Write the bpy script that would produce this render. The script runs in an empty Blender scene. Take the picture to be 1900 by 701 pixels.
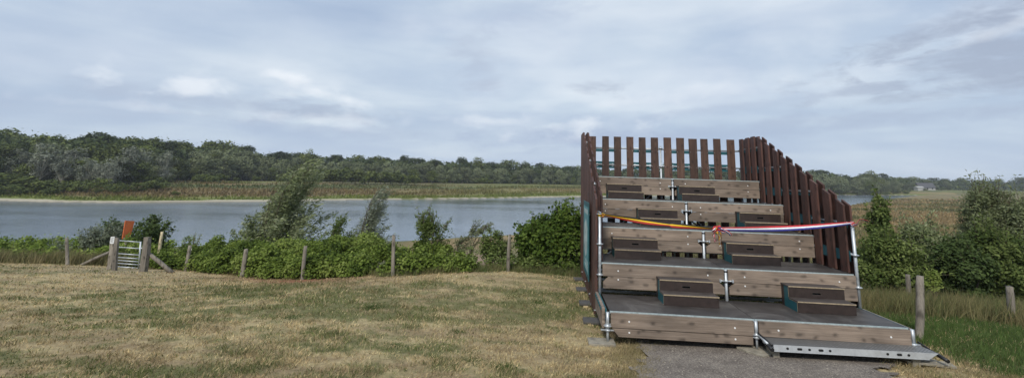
import bpy, math
import numpy as np
from mathutils import Matrix, Vector
rs = np.random.RandomState
sc = bpy.context.scene
COL = sc.collection
PI = math.pi

# ------------------------------------------------------------------ camera
F, PY, PITCH, ROLL = 856.0, 176.4, 0.18247, 0.017
CAM = np.array([0, 0, 2.2])
def basis(p, r):
    cp, sp, cr, sr = math.cos(p), math.sin(p), math.cos(r), math.sin(r)
    rt = np.array([1., 0, 0]); f = np.array([0, 1., 0]); u = np.array([0, 0, 1.])
    f2 = f*cp+u*sp; u2 = -f*sp+u*cp
    return rt*cr+u2*sr, f2, -rt*sr+u2*cr
RT, FW, UP = basis(PITCH, ROLL)
def at(u, v, y):                       # point of the world at depth y on a line of sight
    d = RT*(u-950)/F+FW+UP*(PY-v)/F
    return CAM+d*(y/d[1])
def ray(u, v):
    d = RT*(u-950)/F+FW+UP*(PY-v)/F
    return d/np.linalg.norm(d)
cam = bpy.data.cameras.new('camera'); co = bpy.data.objects.new('camera', cam); COL.objects.link(co)
M = Matrix.Identity(4)
for i in range(3):
    M[i][0] = RT[i]; M[i][1] = UP[i]; M[i][2] = -FW[i]; M[i][3] = CAM[i]
co.matrix_world = M
cam.sensor_width = 36; cam.lens = 36*F/1900; cam.shift_y = -(350.5-PY)/1900
cam.clip_start = .05; cam.clip_end = 20000
sc.camera = co

# ------------------------------------------------------------------ noise
def _h(ix, iy, s):
    n = (ix.astype(np.int64)*374761393+iy.astype(np.int64)*668265263+s*1442695041) & 0xffffffff
    n = ((n ^ (n >> 13))*1274126177) & 0xffffffff
    return ((n ^ (n >> 16)) & 0xffff)/65535.
def vnoise(x, y, s=0):
    x = np.asarray(x, float); y = np.asarray(y, float)
    ix = np.floor(x); iy = np.floor(y); fx = x-ix; fy = y-iy
    fx = fx*fx*(3-2*fx); fy = fy*fy*(3-2*fy)
    a = _h(ix, iy, s); b = _h(ix+1, iy, s); c = _h(ix, iy+1, s); d = _h(ix+1, iy+1, s)
    return (a*(1-fx)+b*fx)*(1-fy)+(c*(1-fx)+d*fx)*fy
def fbm(x, y, s=0, o=4):
    t = 0; a = .5; n = 0
    x = np.asarray(x, float); y = np.asarray(y, float)
    for i in range(o):
        t = t+a*vnoise(x, y, s+i*17); n += a; a *= .55
        x, y = x*2.03+y*.31+7.1, y*2.03-x*.31+3.7
    return t/n
def sstep(a, b, x):
    t = np.clip((np.asarray(x, float)-a)/(b-a), 0, 1); return t*t*(3-2*t)

# ------------------------------------------------------------------ terrain
_FP = [at(127,492,15.5), at(240,497,15.6), at(344,503,15.2), at(449,514,13.6), at(562,519,12.2), at(730,512,11.3), at(943,504,12.0), at(1085,520,11.6), at(1702,630,7.6), at(1688,577,11.8), at(1880,607,8.9)]
_BK = [at(127,492,15.5)+(-2,4,-.5), at(344,503,15.2)+(0,4,-.55), at(562,519,12.2)+(0,5,-.6), at(730,512,11.3)+(0,5,-.6), at(943,504,12)+(0,5,-.75)]
_FG = [at(0,701,4.9), at(500,701,4.75), at(1000,701,4.6), at(0,600,7.4), at(450,600,7.4), at(900,600,7.7), at(0,545,10.6), at(450,545,10.8), at(900,545,9.9)]
CP = np.array([tuple(p) for p in _FP+_BK]+[(0,0,.55),(0,4,.22),(-5,4.5,.2),(5,4,.15),(1.4,7.2,-.11),(5.5,6.9,-.13),(3.5,7,-.12),(3.5,5,.05),(1.5,5,.12),(3.5,10,-.18),(4,12.5,-.4),(2,10.5,-.12),(6,10.5,-.35),(1.9,12.5,-.2),(6,12.4,-.65),(8.5,4.5,.0),
 (-12,5,.1),(20,12,-1.5),(12,3,-.1),(0,-20,1.),(-30,-20,.8),(30,-20,.8),(25,30,-3),(-30,5,0),(30,5,-.4),(12,22,-2.3),(-30,30,-2.6),(0,30,-2.5)], float)
def _U(r2): return np.where(r2 > 1e-9, .5*r2*np.log(np.maximum(r2, 1e-9)), 0)
_n = len(CP); _P = np.c_[np.ones(_n), CP[:, :2]]
_K = _U(((CP[:, None, :2]-CP[None, :, :2])**2).sum(2))+np.eye(_n)*.03
_W = np.linalg.solve(np.block([[_K, _P], [_P.T, np.zeros((3, 3))]]), np.r_[CP[:, 2], 0, 0, 0])
def tps(x, y):
    z = _W[_n]+_W[_n+1]*x+_W[_n+2]*y
    for i in range(_n): z = z+_W[i]*_U((x-CP[i, 0])**2+(y-CP[i, 1])**2)
    return z
NEAR = np.array([(-900,120),(-300,60),(-110,46),(-48,43),(-36,41),(-27,42),(-15,46),(-2,54),(10,61),(25,70),(60,100),(108,151),(150,196),(207,256),(296,342)], float)
FAR = np.array([(-900,170),(-300,112),(-150,102),(-111,100),(-95,97),(-80,98),(-60,112),(-38,131),(-17,146),(30,188),(120,250),(232,318),(296,342)], float)
POLY = np.r_[NEAR, FAR[::-1]]
WZ = -3.8
def pdist(x, y, L):
    d = np.full(np.shape(x), 1e9)
    for a, b in zip(L[:-1], L[1:]):
        e = b-a; t = np.clip(((x-a[0])*e[0]+(y-a[1])*e[1])/(e@e), 0, 1)
        d = np.minimum(d, np.hypot(x-a[0]-t*e[0], y-a[1]-t*e[1]))
    return d
def inside(x, y, L):
    c = np.zeros(np.shape(x), bool)
    for a, b in zip(L, np.roll(L, -1, 0)):
        cr = ((a[1] > y) != (b[1] > y)) & (x < (b[0]-a[0])*(y-a[1])/(b[1]-a[1]+1e-12)+a[0]); c ^= cr
    return c
def terra(x, y):
    x = np.atleast_1d(np.asarray(x, float)); y = np.atleast_1d(np.asarray(y, float))
    dn = pdist(x, y, NEAR)+(fbm(x*.2, y*.2, 5)-.5)*2; df = pdist(x, y, FAR)+(fbm(x*.07, y*.07, 9)-.5)*7
    ins = inside(x, y, POLY)
    # far side = beyond the far shoreline
    yf = np.interp(x, FAR[:, 0], FAR[:, 1]); far = (~ins) & (y > yf) & (x < 296)
    far |= (x >= 296) & (y > 342+(x-296)*.2)
    zt = tps(np.clip(x, -40, 40), np.clip(y, -30, 32))
    zl = WZ+.12+.75*(1-np.exp(-np.maximum(dn, 0)/14))+(fbm(x*.05, y*.05, 3)-.5)*.5*sstep(4, 30, dn)
    w = sstep(46, 14, y)*sstep(60, 25, np.abs(x))
    zn = np.where(dn < 60, w*zt+(1-w)*zl, zl); zn = w*zt+(1-w)*zl
    zn = WZ-.1+(zn-WZ+.1)*sstep(-.5, 5, dn)
    zf = WZ+.1+.25*sstep(-1, 2, df)+3.3*sstep(0, 75, df)+(fbm(x*.03, y*.03, 21)-.5)*.8*sstep(10, 60, df)
    zw = WZ-.05-.5*sstep(0, 6, np.minimum(dn, df))
    z = np.where(ins, zw, np.where(far, zf, zn))
    return z, dn, df, far, ins
def gz(x, y): return float(terra(x, y)[0][0])
def place(u, v):               # where the line of sight meets the near ground
    d = RT*(u-950)/F+FW+UP*(PY-v)/F
    lo, hi = 3., 60.; ys = np.geomspace(3, 60, 300)
    P = CAM+d*(ys/d[1])[:, None]; h = P[:, 2]-terra(P[:, 0], P[:, 1])[0]
    i = int(np.argmax(h < 0)); a, b = ys[max(i-1, 0)], ys[i]; t = h[i-1]/(h[i-1]-h[i]+1e-9)
    y = a+(b-a)*t; p = CAM+d*(y/d[1]); return np.array([p[0], p[1], gz(p[0], p[1])])
FPTS = sorted([tuple(place(u, v)[:2]) for u, v in ((127,492),(344,503),(449,514),(562,519),(730,512),(943,504))]+[tuple(place(240,497)[:2])])
FX = np.array([-45, -18]+[p[0] for p in FPTS]+[3., 6.5, 10.9]); FY = np.array([19, 16.2]+[p[1] for p in FPTS]+[FPTS[-1][1]+.3, 12.8, 9.3])
C = lambda *a: np.array(a, float)
STRAW, DRY, GREEN, DARKG, SOIL = C(.42,.34,.185), C(.265,.20,.115), C(.125,.13,.052), C(.05,.075,.022), C(.21,.15,.10)
PATHP = [(1,1.5),(1.0,4.0),(1.45,5.6),(1.85,7.2),(2.1,9),(5.5,9),(5.25,7.1),(4.75,6.1),(4.9,4.5),(5.2,1.5)]
PATHP = np.array(PATHP, float)
def greenness(x, y):
    n = .30*fbm(x*.4+3, y*.8, 40)+.36*fbm(x*1.2, y*3.2, 50)+.34*fbm(x*4, y*9, 60)
    b = .075*np.exp(-((x-.2)/2.3)**2-((y-9.6)/1.5)**2)+.05*np.exp(-((x+2.4)/2.4)**2-((y-7.5)/1.8)**2)+.055*np.exp(-((x+6.5)/3)**2-((y-10)/2)**2)
    b = b-.07*np.exp(-((x+11)/3)**2-((y-12.5)/1.6)**2)-.05*np.exp(-((x-.6)/1.4)**2-((y-6)/1.6)**2)
    b = b+.10*sstep(6.2, 7.8, x)*sstep(4.5, 6.5, y)
    # trodden strip along the fence
    fy = np.interp(x, FX, FY)
    b = b-.10*np.exp(-((y-fy+.35)/.32)**2)*sstep(6.2, 5.5, x)
    return sstep(.425, .61, n+b)*.92
def gcol(x, y, dn, df, far, ins):
    g = greenness(x, y)[:, None]
    m = sstep(.3, .7, .5*fbm(x*.9, y*2.4, 70)+.5*fbm(x*4, y*8, 75))[:, None]
    lawn = (STRAW*(1-m)+DRY*m)*(1-g)+GREEN*g
    fy = np.interp(x, FX, FY)
    k = sstep(.1, .9, y-fy+fbm(x*2, y*2, 80)*.6-.3)[:, None]
    m2 = sstep(.4, .6, fbm(x*.5, y*.5, 90))[:, None]
    rough = C(.11,.11,.05)*(1-m2)+C(.19,.15,.08)*m2
    red = np.exp(-((x+5.4)/2.1)**2-((y-fy+.32)/.6)**2)[:, None]*(.55+.45*sstep(.35,.6,fbm(x*2.5,y*4,67)))[:, None]
    c = lawn*(1-k)+rough*k
    c = c*(1-red)+C(.25,.115,.065)*red
    gs = (np.exp(-((x+11.6)/1.9)**2-((y-14.6)/1.0)**2)*sstep(.3, .6, fbm(x*1.5, y*3, 66)+.12))[:, None]*.8
    c = c*(1-gs)+C(.36,.285,.185)*gs
    sand = (np.exp(-((x+2.1)/2.6)**2-((y-26)/9)**2))[:, None]
    sand = np.clip(sand*1.5*(.6+m2*.6), 0, 1)
    c = c*(1-sand)+C(.27,.195,.135)*sand
    # the low open land to the right and the near shore
    lo = sstep(24, 40, y)[:, None]
    m3 = fbm(x*.10, y*.10, 33)[:, None]; m4 = fbm(x*.5, y*.5, 35)[:, None]
    open_ = C(.25,.185,.095)*(1-sstep(.42,.62,m3))+C(.14,.135,.06)*sstep(.42,.62,m3)
    open_ = open_*(.75+.5*m4)
    open_ = open_*(1-.7*sstep(6,1,dn)[:, None])+C(.16,.16,.075)*.7*sstep(6,1,dn)[:, None]
    lf = sstep(-6, -12, x)[:, None]*.85; open_ = open_*(1-lf)+C(.10,.115,.045)*lf
    c = c*(1-lo)+open_*lo*(1-sand)+C(.27,.195,.135)*sand*lo
    q = df[:, None]+(m3-.5)*10
    s1 = fbm(x*.02, df*.22, 44)[:, None]; s2 = fbm(x*.12, df*.5, 46)[:, None]
    fc = C(.155,.18,.045)*(.8+.4*s2)
    bro = sstep(9, 17, q)*sstep(.30, .5, s1+.12)*(1-.55*sstep(-50, 0, x)[:, None])
    fc = fc*(1-bro)+C(.18,.135,.065)*(.75+.5*s2)*bro
    gr2 = sstep(30, 44, q)*sstep(.45,.6,s1); fc = fc*(1-gr2)+C(.10,.115,.045)*gr2
    tan = sstep(22, 30, q)*sstep(48,36,q)*sstep(-30,40,x)[:, None]*.8; fc = fc*(1-tan)+C(.26,.20,.10)*tan
    sh = sstep(2.6, 1.4, df[:, None]); fc = fc*(1-sh)+C(.40,.36,.27)*sh
    c = np.where(far[:, None], fc, c)
    c = np.where(ins[:, None], C(.16,.14,.10), c)
    return c

# ------------------------------------------------------------------ mesh helpers
def tag(o, label=None, cat=None, group=None, kind=None):
    if label: o['label'] = label
    if cat: o['category'] = cat
    if group: o['group'] = group
    if kind: o['kind'] = kind
    return o
def npmesh(name, V, Fc, mats, attrs=None, colors=None, midx=None, smooth=False):
    """V (n,3); Fc (m,k) with one k"""
    me = bpy.data.meshes.new(name); V = np.asarray(V, np.float32); Fc = np.asarray(Fc, np.int32)
    k = Fc.shape[1]; m = len(Fc)
    me.vertices.add(len(V)); me.vertices.foreach_set('co', V.ravel())
    me.loops.add(m*k); me.loops.foreach_set('vertex_index', Fc.ravel())
    me.polygons.add(m); me.polygons.foreach_set('loop_start', np.arange(0, m*k, k, dtype=np.int32))
    me.polygons.foreach_set('loop_total', np.full(m, k, np.int32))
    if midx is not None: me.polygons.foreach_set('material_index', np.asarray(midx, np.int32))
    if smooth: me.polygons.foreach_set('use_smooth', np.ones(m, bool))
    for a, val in (attrs or {}).items():
        at_ = me.attributes.new(a, 'FLOAT', 'POINT'); at_.data.foreach_set('value', np.asarray(val, np.float32))
    if colors is not None:
        at_ = me.attributes.new('gcol', 'FLOAT_COLOR', 'POINT')
        at_.data.foreach_set('color', np.c_[colors, np.ones(len(colors))].astype(np.float32).ravel())
    for mt in (mats if isinstance(mats, (list, tuple)) else [mats]): me.materials.append(mt)
    me.update(calc_edges=True); me.validate()
    return me
def link(name, me, parent=None, loc=None):
    o = bpy.data.objects.new(name, me); COL.objects.link(o)
    if parent is not None: o.parent = parent
    if loc is not None: o.location = loc
    return o
def empty(name, label, cat, loc=(0, 0, 0), rz=0, group=None):
    o = bpy.data.objects.new(name, None); COL.objects.link(o); o.location = loc; o.rotation_euler = (0, 0, rz)
    o.empty_display_size = .2
    return tag(o, label, cat, group)
class MB:
    def __init__(s): s.v = []; s.f = []; s.m = []; s.s = []; s.mi = 0
    def add(s, vs, fs, smooth=False):
        b = len(s.v); s.v += [tuple(map(float, q)) for q in vs]
        for f in fs: s.f.append([b+i for i in f]); s.m.append(s.mi); s.s.append(smooth)
        return s
    def box(s, x0, x1, y0, y1, z0, z1, ch=0.0):
        if ch <= 0:
            v = [(x, y, z) for z in (z0, z1) for y in (y0, y1) for x in (x0, x1)]
            return s.add(v, [(0,2,3,1),(4,5,7,6),(0,1,5,4),(2,6,7,3),(0,4,6,2),(1,3,7,5)])
        import bmesh
        bm = bmesh.new(); bmesh.ops.create_cube(bm, size=1)
        for q in bm.verts: q.co = Vector(((x0+x1)/2+q.co.x*(x1-x0), (y0+y1)/2+q.co.y*(y1-y0), (z0+z1)/2+q.co.z*(z1-z0)))
        bmesh.ops.bevel(bm, geom=bm.edges[:], offset=ch, segments=1, affect='EDGES')
        bm.verts.index_update()
        s.add([q.co[:] for q in bm.verts], [[q.index for q in f.verts] for f in bm.faces]); bm.free(); return s
    def hexa(s, p):      # 8 corners, bottom ring then top ring
        return s.add(p, [(3,2,1,0),(4,5,6,7),(0,1,5,4),(1,2,6,5),(2,3,7,6),(3,0,4,7)])
    def prism(s, prof, axis, a, b):   # profile in the two other axes
        n = len(prof); vs = []
        for t in (a, b):
            for (p, q) in prof:
                vs.append({'x': (t, p, q), 'y': (p, t, q), 'z': (p, q, t)}[axis])
        fs = [tuple(range(n)), tuple(range(2*n-1, n-1, -1))]+[(i, i+n, (i+1) % n+n, (i+1) % n) for i in range(n)]
        return s.add(vs, fs)
    def tube(s, pts, r, n=8, cap=True):
        pts = [np.array(p, float) for p in pts]; k = len(pts)
        rr = r if isinstance(r, (list, tuple, np.ndarray)) else [r]*k
        vs = []; ref = None
        for i, p in enumerate(pts):
            d = pts[min(i+1, k-1)]-pts[max(i-1, 0)]; d = d/(np.linalg.norm(d)+1e-12)
            if ref is None: ref = np.array([1., 0, 0]) if abs(d[0]) < .8 else np.array([0, 1., 0])
            a = ref-d*(ref@d); a /= np.linalg.norm(a); ref = a; b = np.cross(d, a)
            for j in range(n):
                t = 2*PI*j/n; vs.append(p+(a*math.cos(t)+b*math.sin(t))*rr[i])
        fs = [(i*n+j, i*n+(j+1) % n, (i+1)*n+(j+1) % n, (i+1)*n+j) for i in range(k-1) for j in range(n)]
        s.add(vs, fs, True)
        if cap:
            b = len(s.v)-k*n; 
            for f in ([b+j for j in range(n)][::-1], [b+(k-1)*n+j for j in range(n)]): s.f.append(f); s.m.append(s.mi); s.s.append(False)
        return s
    def disc(s, c, r, h, ax=2, n=12):
        c = np.array(c, float); d = np.zeros(3); d[ax] = h/2
        return s.tube([c-d, c+d], r, n)
    def mesh(s, name, mats):
        me = bpy.data.meshes.new(name); me.from_pydata(s.v, [], s.f)
        for mt in (mats if isinstance(mats, (list, tuple)) else [mats]): me.materials.append(mt)
        me.polygons.foreach_set('material_index', s.m); me.polygons.foreach_set('use_smooth', s.s)
        me.update(); return me
    def build(s, name, mats, parent=None, loc=None):
        return link(name, s.mesh(name, mats), parent, loc)

# ------------------------------------------------------------------ materials
def newmat(name):
    m = bpy.data.materials.new(name); m.use_nodes = True; nt = m.node_tree; nt.nodes.clear()
    out = nt.nodes.new('ShaderNodeOutputMaterial'); b = nt.nodes.new('ShaderNodeBsdfPrincipled')
    nt.links.new(b.outputs[0], out.inputs[0]); return m, nt, b, out
def N(nt, t, **k):
    n = nt.nodes.new(t)
    for a, v in k.items():
        if a.startswith('i_'): n.inputs[int(a[2:]) if a[2:].isdigit() else a[2:].replace('_', ' ')].default_value = v
        else: setattr(n, a, v)
    return n
def lk(nt, a, b): nt.links.new(a, b)
def ramp(nt, fac, stops):
    r = nt.nodes.new('ShaderNodeValToRGB'); e = r.color_ramp.elements
    while len(e) < len(stops): e.new(.5)
    for i, (p, c) in enumerate(stops): e[i].position = p; e[i].color = (*c, 1) if len(c) == 3 else c
    lk(nt, fac, r.inputs[0]); return r
def mixc(nt, fac, a, b, mode='MIX'):
    m = nt.nodes.new('ShaderNodeMix'); m.data_type = 'RGBA'; m.blend_type = mode
    for s_, v in ((0, fac), (6, a), (7, b)):
        if hasattr(v, 'links') or hasattr(v, 'is_linked'): lk(nt, v, m.inputs[s_])
        else: m.inputs[s_].default_value = v if s_ == 0 else (*v, 1)
    return m.outputs[2]
def math_(nt, op, a, b=None, clamp=False):
    m = nt.nodes.new('ShaderNodeMath'); m.operation = op; m.use_clamp = clamp
    for i, v in enumerate((a, b)):
        if v is None: continue
        if hasattr(v, 'is_linked'): lk(nt, v, m.inputs[i])
        else: m.inputs[i].default_value = v
    return m.outputs[0]
def objcoord(nt, scale, off_rand=True):
    tc = N(nt, 'ShaderNodeTexCoord'); mp = N(nt, 'ShaderNodeMapping'); mp.inputs['Scale'].default_value = scale
    lk(nt, tc.outputs['Object'], mp.inputs[0])
    if off_rand:
        oi = N(nt, 'ShaderNodeObjectInfo'); mu = N(nt, 'ShaderNodeVectorMath', operation='SCALE'); mu.inputs[0].default_value = (37, 53, 71)
        lk(nt, oi.outputs['Random'], mu.inputs['Scale']); lk(nt, mu.outputs[0], mp.inputs['Location'])
        return mp.outputs[0], oi.outputs['Random']
    return mp.outputs[0], None
def wood(name, base, dark, light, grain_axis, rough=.75, knots=True, vary=.35):
    m, nt, b, out = newmat(name)
    s = [17, 17, 17]; s['xyz'.index(grain_axis)] = .55
    co_, rnd = objcoord(nt, s)
    n1 = N(nt, 'ShaderNodeTexNoise', i_Scale=2.6, i_Detail=7, i_Roughness=.7, i_Distortion=.9); lk(nt, co_, n1.inputs[0])
    n2 = N(nt, 'ShaderNodeTexNoise', i_Scale=9, i_Detail=4, i_Roughness=.7); lk(nt, co_, n2.inputs[0])
    c = ramp(nt, n1.outputs[0], [(.3, dark), (.52, base), (.75, light)]).outputs[0]
    f = math_(nt, 'MULTIPLY', n2.outputs[0], .5); f = math_(nt, 'ADD', f, .74)
    c = mixc(nt, 1., c, f, 'MULTIPLY')
    s2 = [9, 9, 9]; s2['xyz'.index(grain_axis)] = 3.2
    co2, _ = objcoord(nt, s2)
    if knots:
        sp3 = N(nt, 'ShaderNodeSeparateXYZ'); c3, _ = objcoord(nt, (1, 1, 1)); lk(nt, c3, sp3.inputs[0]); cb = N(nt, 'ShaderNodeCombineXYZ')
        wv_ = N(nt, 'ShaderNodeTexNoise', i_Scale=5, i_Detail=2); lk(nt, c3, wv_.inputs[0])
        al = 'xyz'.index(grain_axis); ac = math_(nt, 'ADD', sp3.outputs[0], sp3.outputs[1]) if al == 2 else sp3.outputs[2]
        lk(nt, math_(nt, 'ADD', math_(nt, 'MULTIPLY', sp3.outputs[al], 4.6), math_(nt, 'MULTIPLY', wv_.outputs[0], .9)), cb.inputs[0]); lk(nt, math_(nt, 'MULTIPLY', ac, 7.5), cb.inputs[1])
        v = N(nt, 'ShaderNodeTexVoronoi', voronoi_dimensions='2D', i_Scale=1., i_Randomness=1.); lk(nt, cb.outputs[0], v.inputs['Vector'])
        k = ramp(nt, v.outputs['Distance'], [(.0, (1,1,1)), (.09, (.95,.95,.95)), (.17, (.45,.45,.45)), (.30, (0,0,0))]).outputs[0]
        sel = math_(nt, 'GREATER_THAN', v.outputs['Color'], .42)
        c = mixc(nt, math_(nt, 'MULTIPLY', math_(nt, 'MULTIPLY', k, sel), .8), c, tuple(q*.5 for q in dark))
    st = N(nt, 'ShaderNodeTexNoise', i_Scale=.5, i_Detail=3); lk(nt, co2, st.inputs[0])
    f3 = ramp(nt, st.outputs[0], [(.35, (.72,.72,.72)), (.65, (1.15,1.15,1.15))]).outputs[0]
    c = mixc(nt, 1., c, f3, 'MULTIPLY')
    f2 = math_(nt, 'ADD', math_(nt, 'MULTIPLY', rnd, vary), 1-vary*.5)
    c = mixc(nt, 1., c, f2, 'MULTIPLY')
    lk(nt, c, b.inputs['Base Color']); b.inputs['Roughness'].default_value = rough
    bp = N(nt, 'ShaderNodeBump', i_Strength=.35, i_Distance=.004); lk(nt, n2.outputs[0], bp.inputs['Height']); lk(nt, bp.outputs[0], b.inputs['Normal'])
    return m
def plain(name, col, rough=.6, metal=0, var=.25, scale=8, bump=.0):
    m, nt, b, out = newmat(name)
    co_, rnd = objcoord(nt, (1, 1, 1))
    n = N(nt, 'ShaderNodeTexNoise', i_Scale=scale, i_Detail=5, i_Roughness=.65); lk(nt, co_, n.inputs[0])
    f = ramp(nt, n.outputs[0], [(.3, (1-var,)*3), (.7, (1+var,)*3)]).outputs[0]
    lk(nt, mixc(nt, 1., col, f, 'MULTIPLY'), b.inputs['Base Color'])
    r = math_(nt, 'ADD', math_(nt, 'MULTIPLY', n.outputs[0], .3), rough-.15, True); lk(nt, r, b.inputs['Roughness'])
    b.inputs['Metallic'].default_value = metal
    if bump:
        bp = N(nt, 'ShaderNodeBump', i_Strength=bump, i_Distance=.005); lk(nt, n.outputs[0], bp.inputs['Height']); lk(nt, bp.outputs[0], b.inputs['Normal'])
    return m
def leafmat(name, dark, mid, light, trans=.25, back=None, rough=.6, vary=.3):
    m, nt, b, out = newmat(name)
    a = N(nt, 'ShaderNodeAttribute', attribute_name='tone')
    c = ramp(nt, a.outputs['Fac'], [(.0, dark), (.5, mid), (1., light)]).outputs[0]
    oi = N(nt, 'ShaderNodeObjectInfo')
    c = mixc(nt, 1., c, math_(nt, 'ADD', math_(nt, 'MULTIPLY', oi.outputs['Random'], vary), 1-vary/2), 'MULTIPLY')
    if back:
        g = N(nt, 'ShaderNodeNewGeometry'); c = mixc(nt, g.outputs['Backfacing'], c, back)
    lk(nt, c, b.inputs['Base Color']); b.inputs['Roughness'].default_value = .75; b.inputs['Specular IOR Level'].default_value = .12
    t = N(nt, 'ShaderNodeBsdfTranslucent'); lk(nt, c, t.inputs[0])
    mx = N(nt, 'ShaderNodeMixShader', i_0=trans); lk(nt, b.outputs[0], mx.inputs[1]); lk(nt, t.outputs[0], mx.inputs[2])
    lk(nt, mx.outputs[0], out.inputs[0]); return m
def colattr_mat(name, rough=.9, bump=True, translucent=0, detail=True):
    m, nt, b, out = newmat(name)
    a = N(nt, 'ShaderNodeAttribute', attribute_name='gcol'); c = a.outputs['Color']
    if detail:
        tc = N(nt, 'ShaderNodeTexCoord')
        n = N(nt, 'ShaderNodeTexNoise', i_Scale=14, i_Detail=8, i_Roughness=.75); lk(nt, tc.outputs['Object'], n.inputs[0])
        f = ramp(nt, n.outputs[0], [(.3, (.62,.62,.62)), (.7, (1.35,1.35,1.35))]).outputs[0]
        c = mixc(nt, 1., c, f, 'MULTIPLY')
        bp = N(nt, 'ShaderNodeBump', i_Strength=.7, i_Distance=.03); lk(nt, n.outputs[0], bp.inputs['Height']); lk(nt, bp.outputs[0], b.inputs['Normal'])
    lk(nt, c, b.inputs['Base Color']); b.inputs['Roughness'].default_value = rough; b.inputs['Specular IOR Level'].default_value = .15
    if translucent:
        t = N(nt, 'ShaderNodeBsdfTranslucent'); lk(nt, c, t.inputs[0])
        mx = N(nt, 'ShaderNodeMixShader', i_0=translucent); lk(nt, b.outputs[0], mx.inputs[1]); lk(nt, t.outputs[0], mx.inputs[2]); lk(nt, mx.outputs[0], out.inputs[0])
    return m

M_ground = colattr_mat('ground_soil_and_turf')
M_blade = colattr_mat('grass_blades', rough=.7, translucent=.3, detail=False)
M_fascia = wood('weathered_board', (.232,.178,.135), (.148,.112,.085), (.31,.25,.20), 'x', vary=.45)
M_plank = wood('brown_stained_plank', (.098,.050,.033), (.052,.025,.017), (.165,.096,.066), 'z', rough=.6, vary=.6)
M_plankr = wood('red_brown_stained_plank', (.082,.035,.025), (.044,.018,.013), (.135,.066,.048), 'z', rough=.6, vary=.5)
M_post = wood('grey_weathered_post', (.235,.205,.165), (.13,.11,.085), (.36,.33,.28), 'z', rough=.9, vary=.35)
M_postw = wood('peeled_pale_post', (.50,.42,.26), (.25,.2,.12), (.62,.55,.4), 'z', rough=.85)
M_pale = wood('pale_pine', (.50,.40,.22), (.38,.29,.15), (.58,.48,.3), 'x', knots=False)
M_pad = plain('weathered_base_pad', (.25,.225,.175), .8, var=.45, scale=9, bump=.3)
M_padd = plain('dark_base_pad', (.075,.072,.068), .8, var=.35, scale=9, bump=.3)
M_galv = plain('galvanised_steel', (.50,.53,.55), .48, .55, var=.22, scale=14)
M_zinc = plain('bright_zinc', (.52,.54,.55), .45, .3, var=.15, scale=9)
M_galvl = plain('light_galvanised_edge', (.42,.50,.50), .5, .35, var=.2, scale=20)
M_teal = plain('teal_painted_steel', (.012,.09,.108), .5, 0, var=.25, scale=10)
M_black = plain('black_plastic', (.012,.012,.013), .5)
M_dark = plain('dark_cavity', (.008,.008,.008), .9)
M_white = plain('white_bolt_head', (.80,.80,.78), .4, var=.05)
M_phen = plain('brown_phenolic_plywood', (.034,.022,.018), .5, var=.3, scale=12)
M_phent = plain('scuffed_plywood_tread', (.06,.047,.04), .65, var=.4, scale=7)
M_ply = plain('bare_plywood_edge', (.33,.26,.17), .7, var=.3, scale=30)
def deckmat():
    m, nt, b, out = newmat('worn_grey_deck')
    co_, _ = objcoord(nt, (1, 1, 1))
    n = N(nt, 'ShaderNodeTexNoise', i_Scale=1.7, i_Detail=7, i_Roughness=.7, i_Distortion=.8); lk(nt, co_, n.inputs[0])
    c = ramp(nt, n.outputs[0], [(.34, (.026,.021,.018)), (.5, (.05,.043,.038)), (.7, (.115,.104,.092))]).outputs[0]
    n2 = N(nt, 'ShaderNodeTexNoise', i_Scale=60, i_Detail=3); lk(nt, co_, n2.inputs[0])
    c = mixc(nt, 1., c, math_(nt, 'ADD', math_(nt, 'MULTIPLY', n2.outputs[0], .7), .65), 'MULTIPLY')
    lk(nt, c, b.inputs['Base Color']); lk(nt, math_(nt, 'ADD', math_(nt, 'MULTIPLY', n.outputs[0], .35), .38), b.inputs['Roughness'])
    bp = N(nt, 'ShaderNodeBump', i_Strength=.15, i_Distance=.002); lk(nt, n2.outputs[0], bp.inputs['Height']); lk(nt, bp.outputs[0], b.inputs['Normal'])
    return m
M_deck = deckmat()

# ------------------------------------------------------------------ ground sheet
NA, NR = 620, 560
ang = np.concatenate([np.linspace(-62, 62, 520), np.linspace(62, 298, 102)[1:-1]])*PI/180
NA = len(ang)
rad = 1.2*np.exp(np.linspace(0, 1, NR)*math.log(4500/1.2))
rad = np.concatenate([[0.005, .3], rad]); NRR = len(rad)
A, Rr = np.meshgrid(ang, rad)
X = (Rr*np.sin(A)).ravel(); Y = (Rr*np.cos(A)).ravel()
Z, dn, df, far, ins = terra(X, Y)
lawnm = sstep(60, 20, np.hypot(X, Y))
Z = Z+(fbm(X*3, Y*3, 77)-.5)*.05*lawnm*(1-inside(X, Y, PATHP))
GC = gcol(X, Y, dn, df, far, ins)
idx = np.arange(NRR*NA).reshape(NRR, NA)
nx = np.roll(idx, -1, 1)
Fq = np.stack([idx[:-1], nx[:-1], nx[1:], idx[1:]], -1).reshape(-1, 4)[:, ::-1]
g = link('ground', npmesh('ground', np.c_[X, Y, Z], Fq, M_ground, colors=GC, smooth=True)); tag(g, kind='structure')

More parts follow.
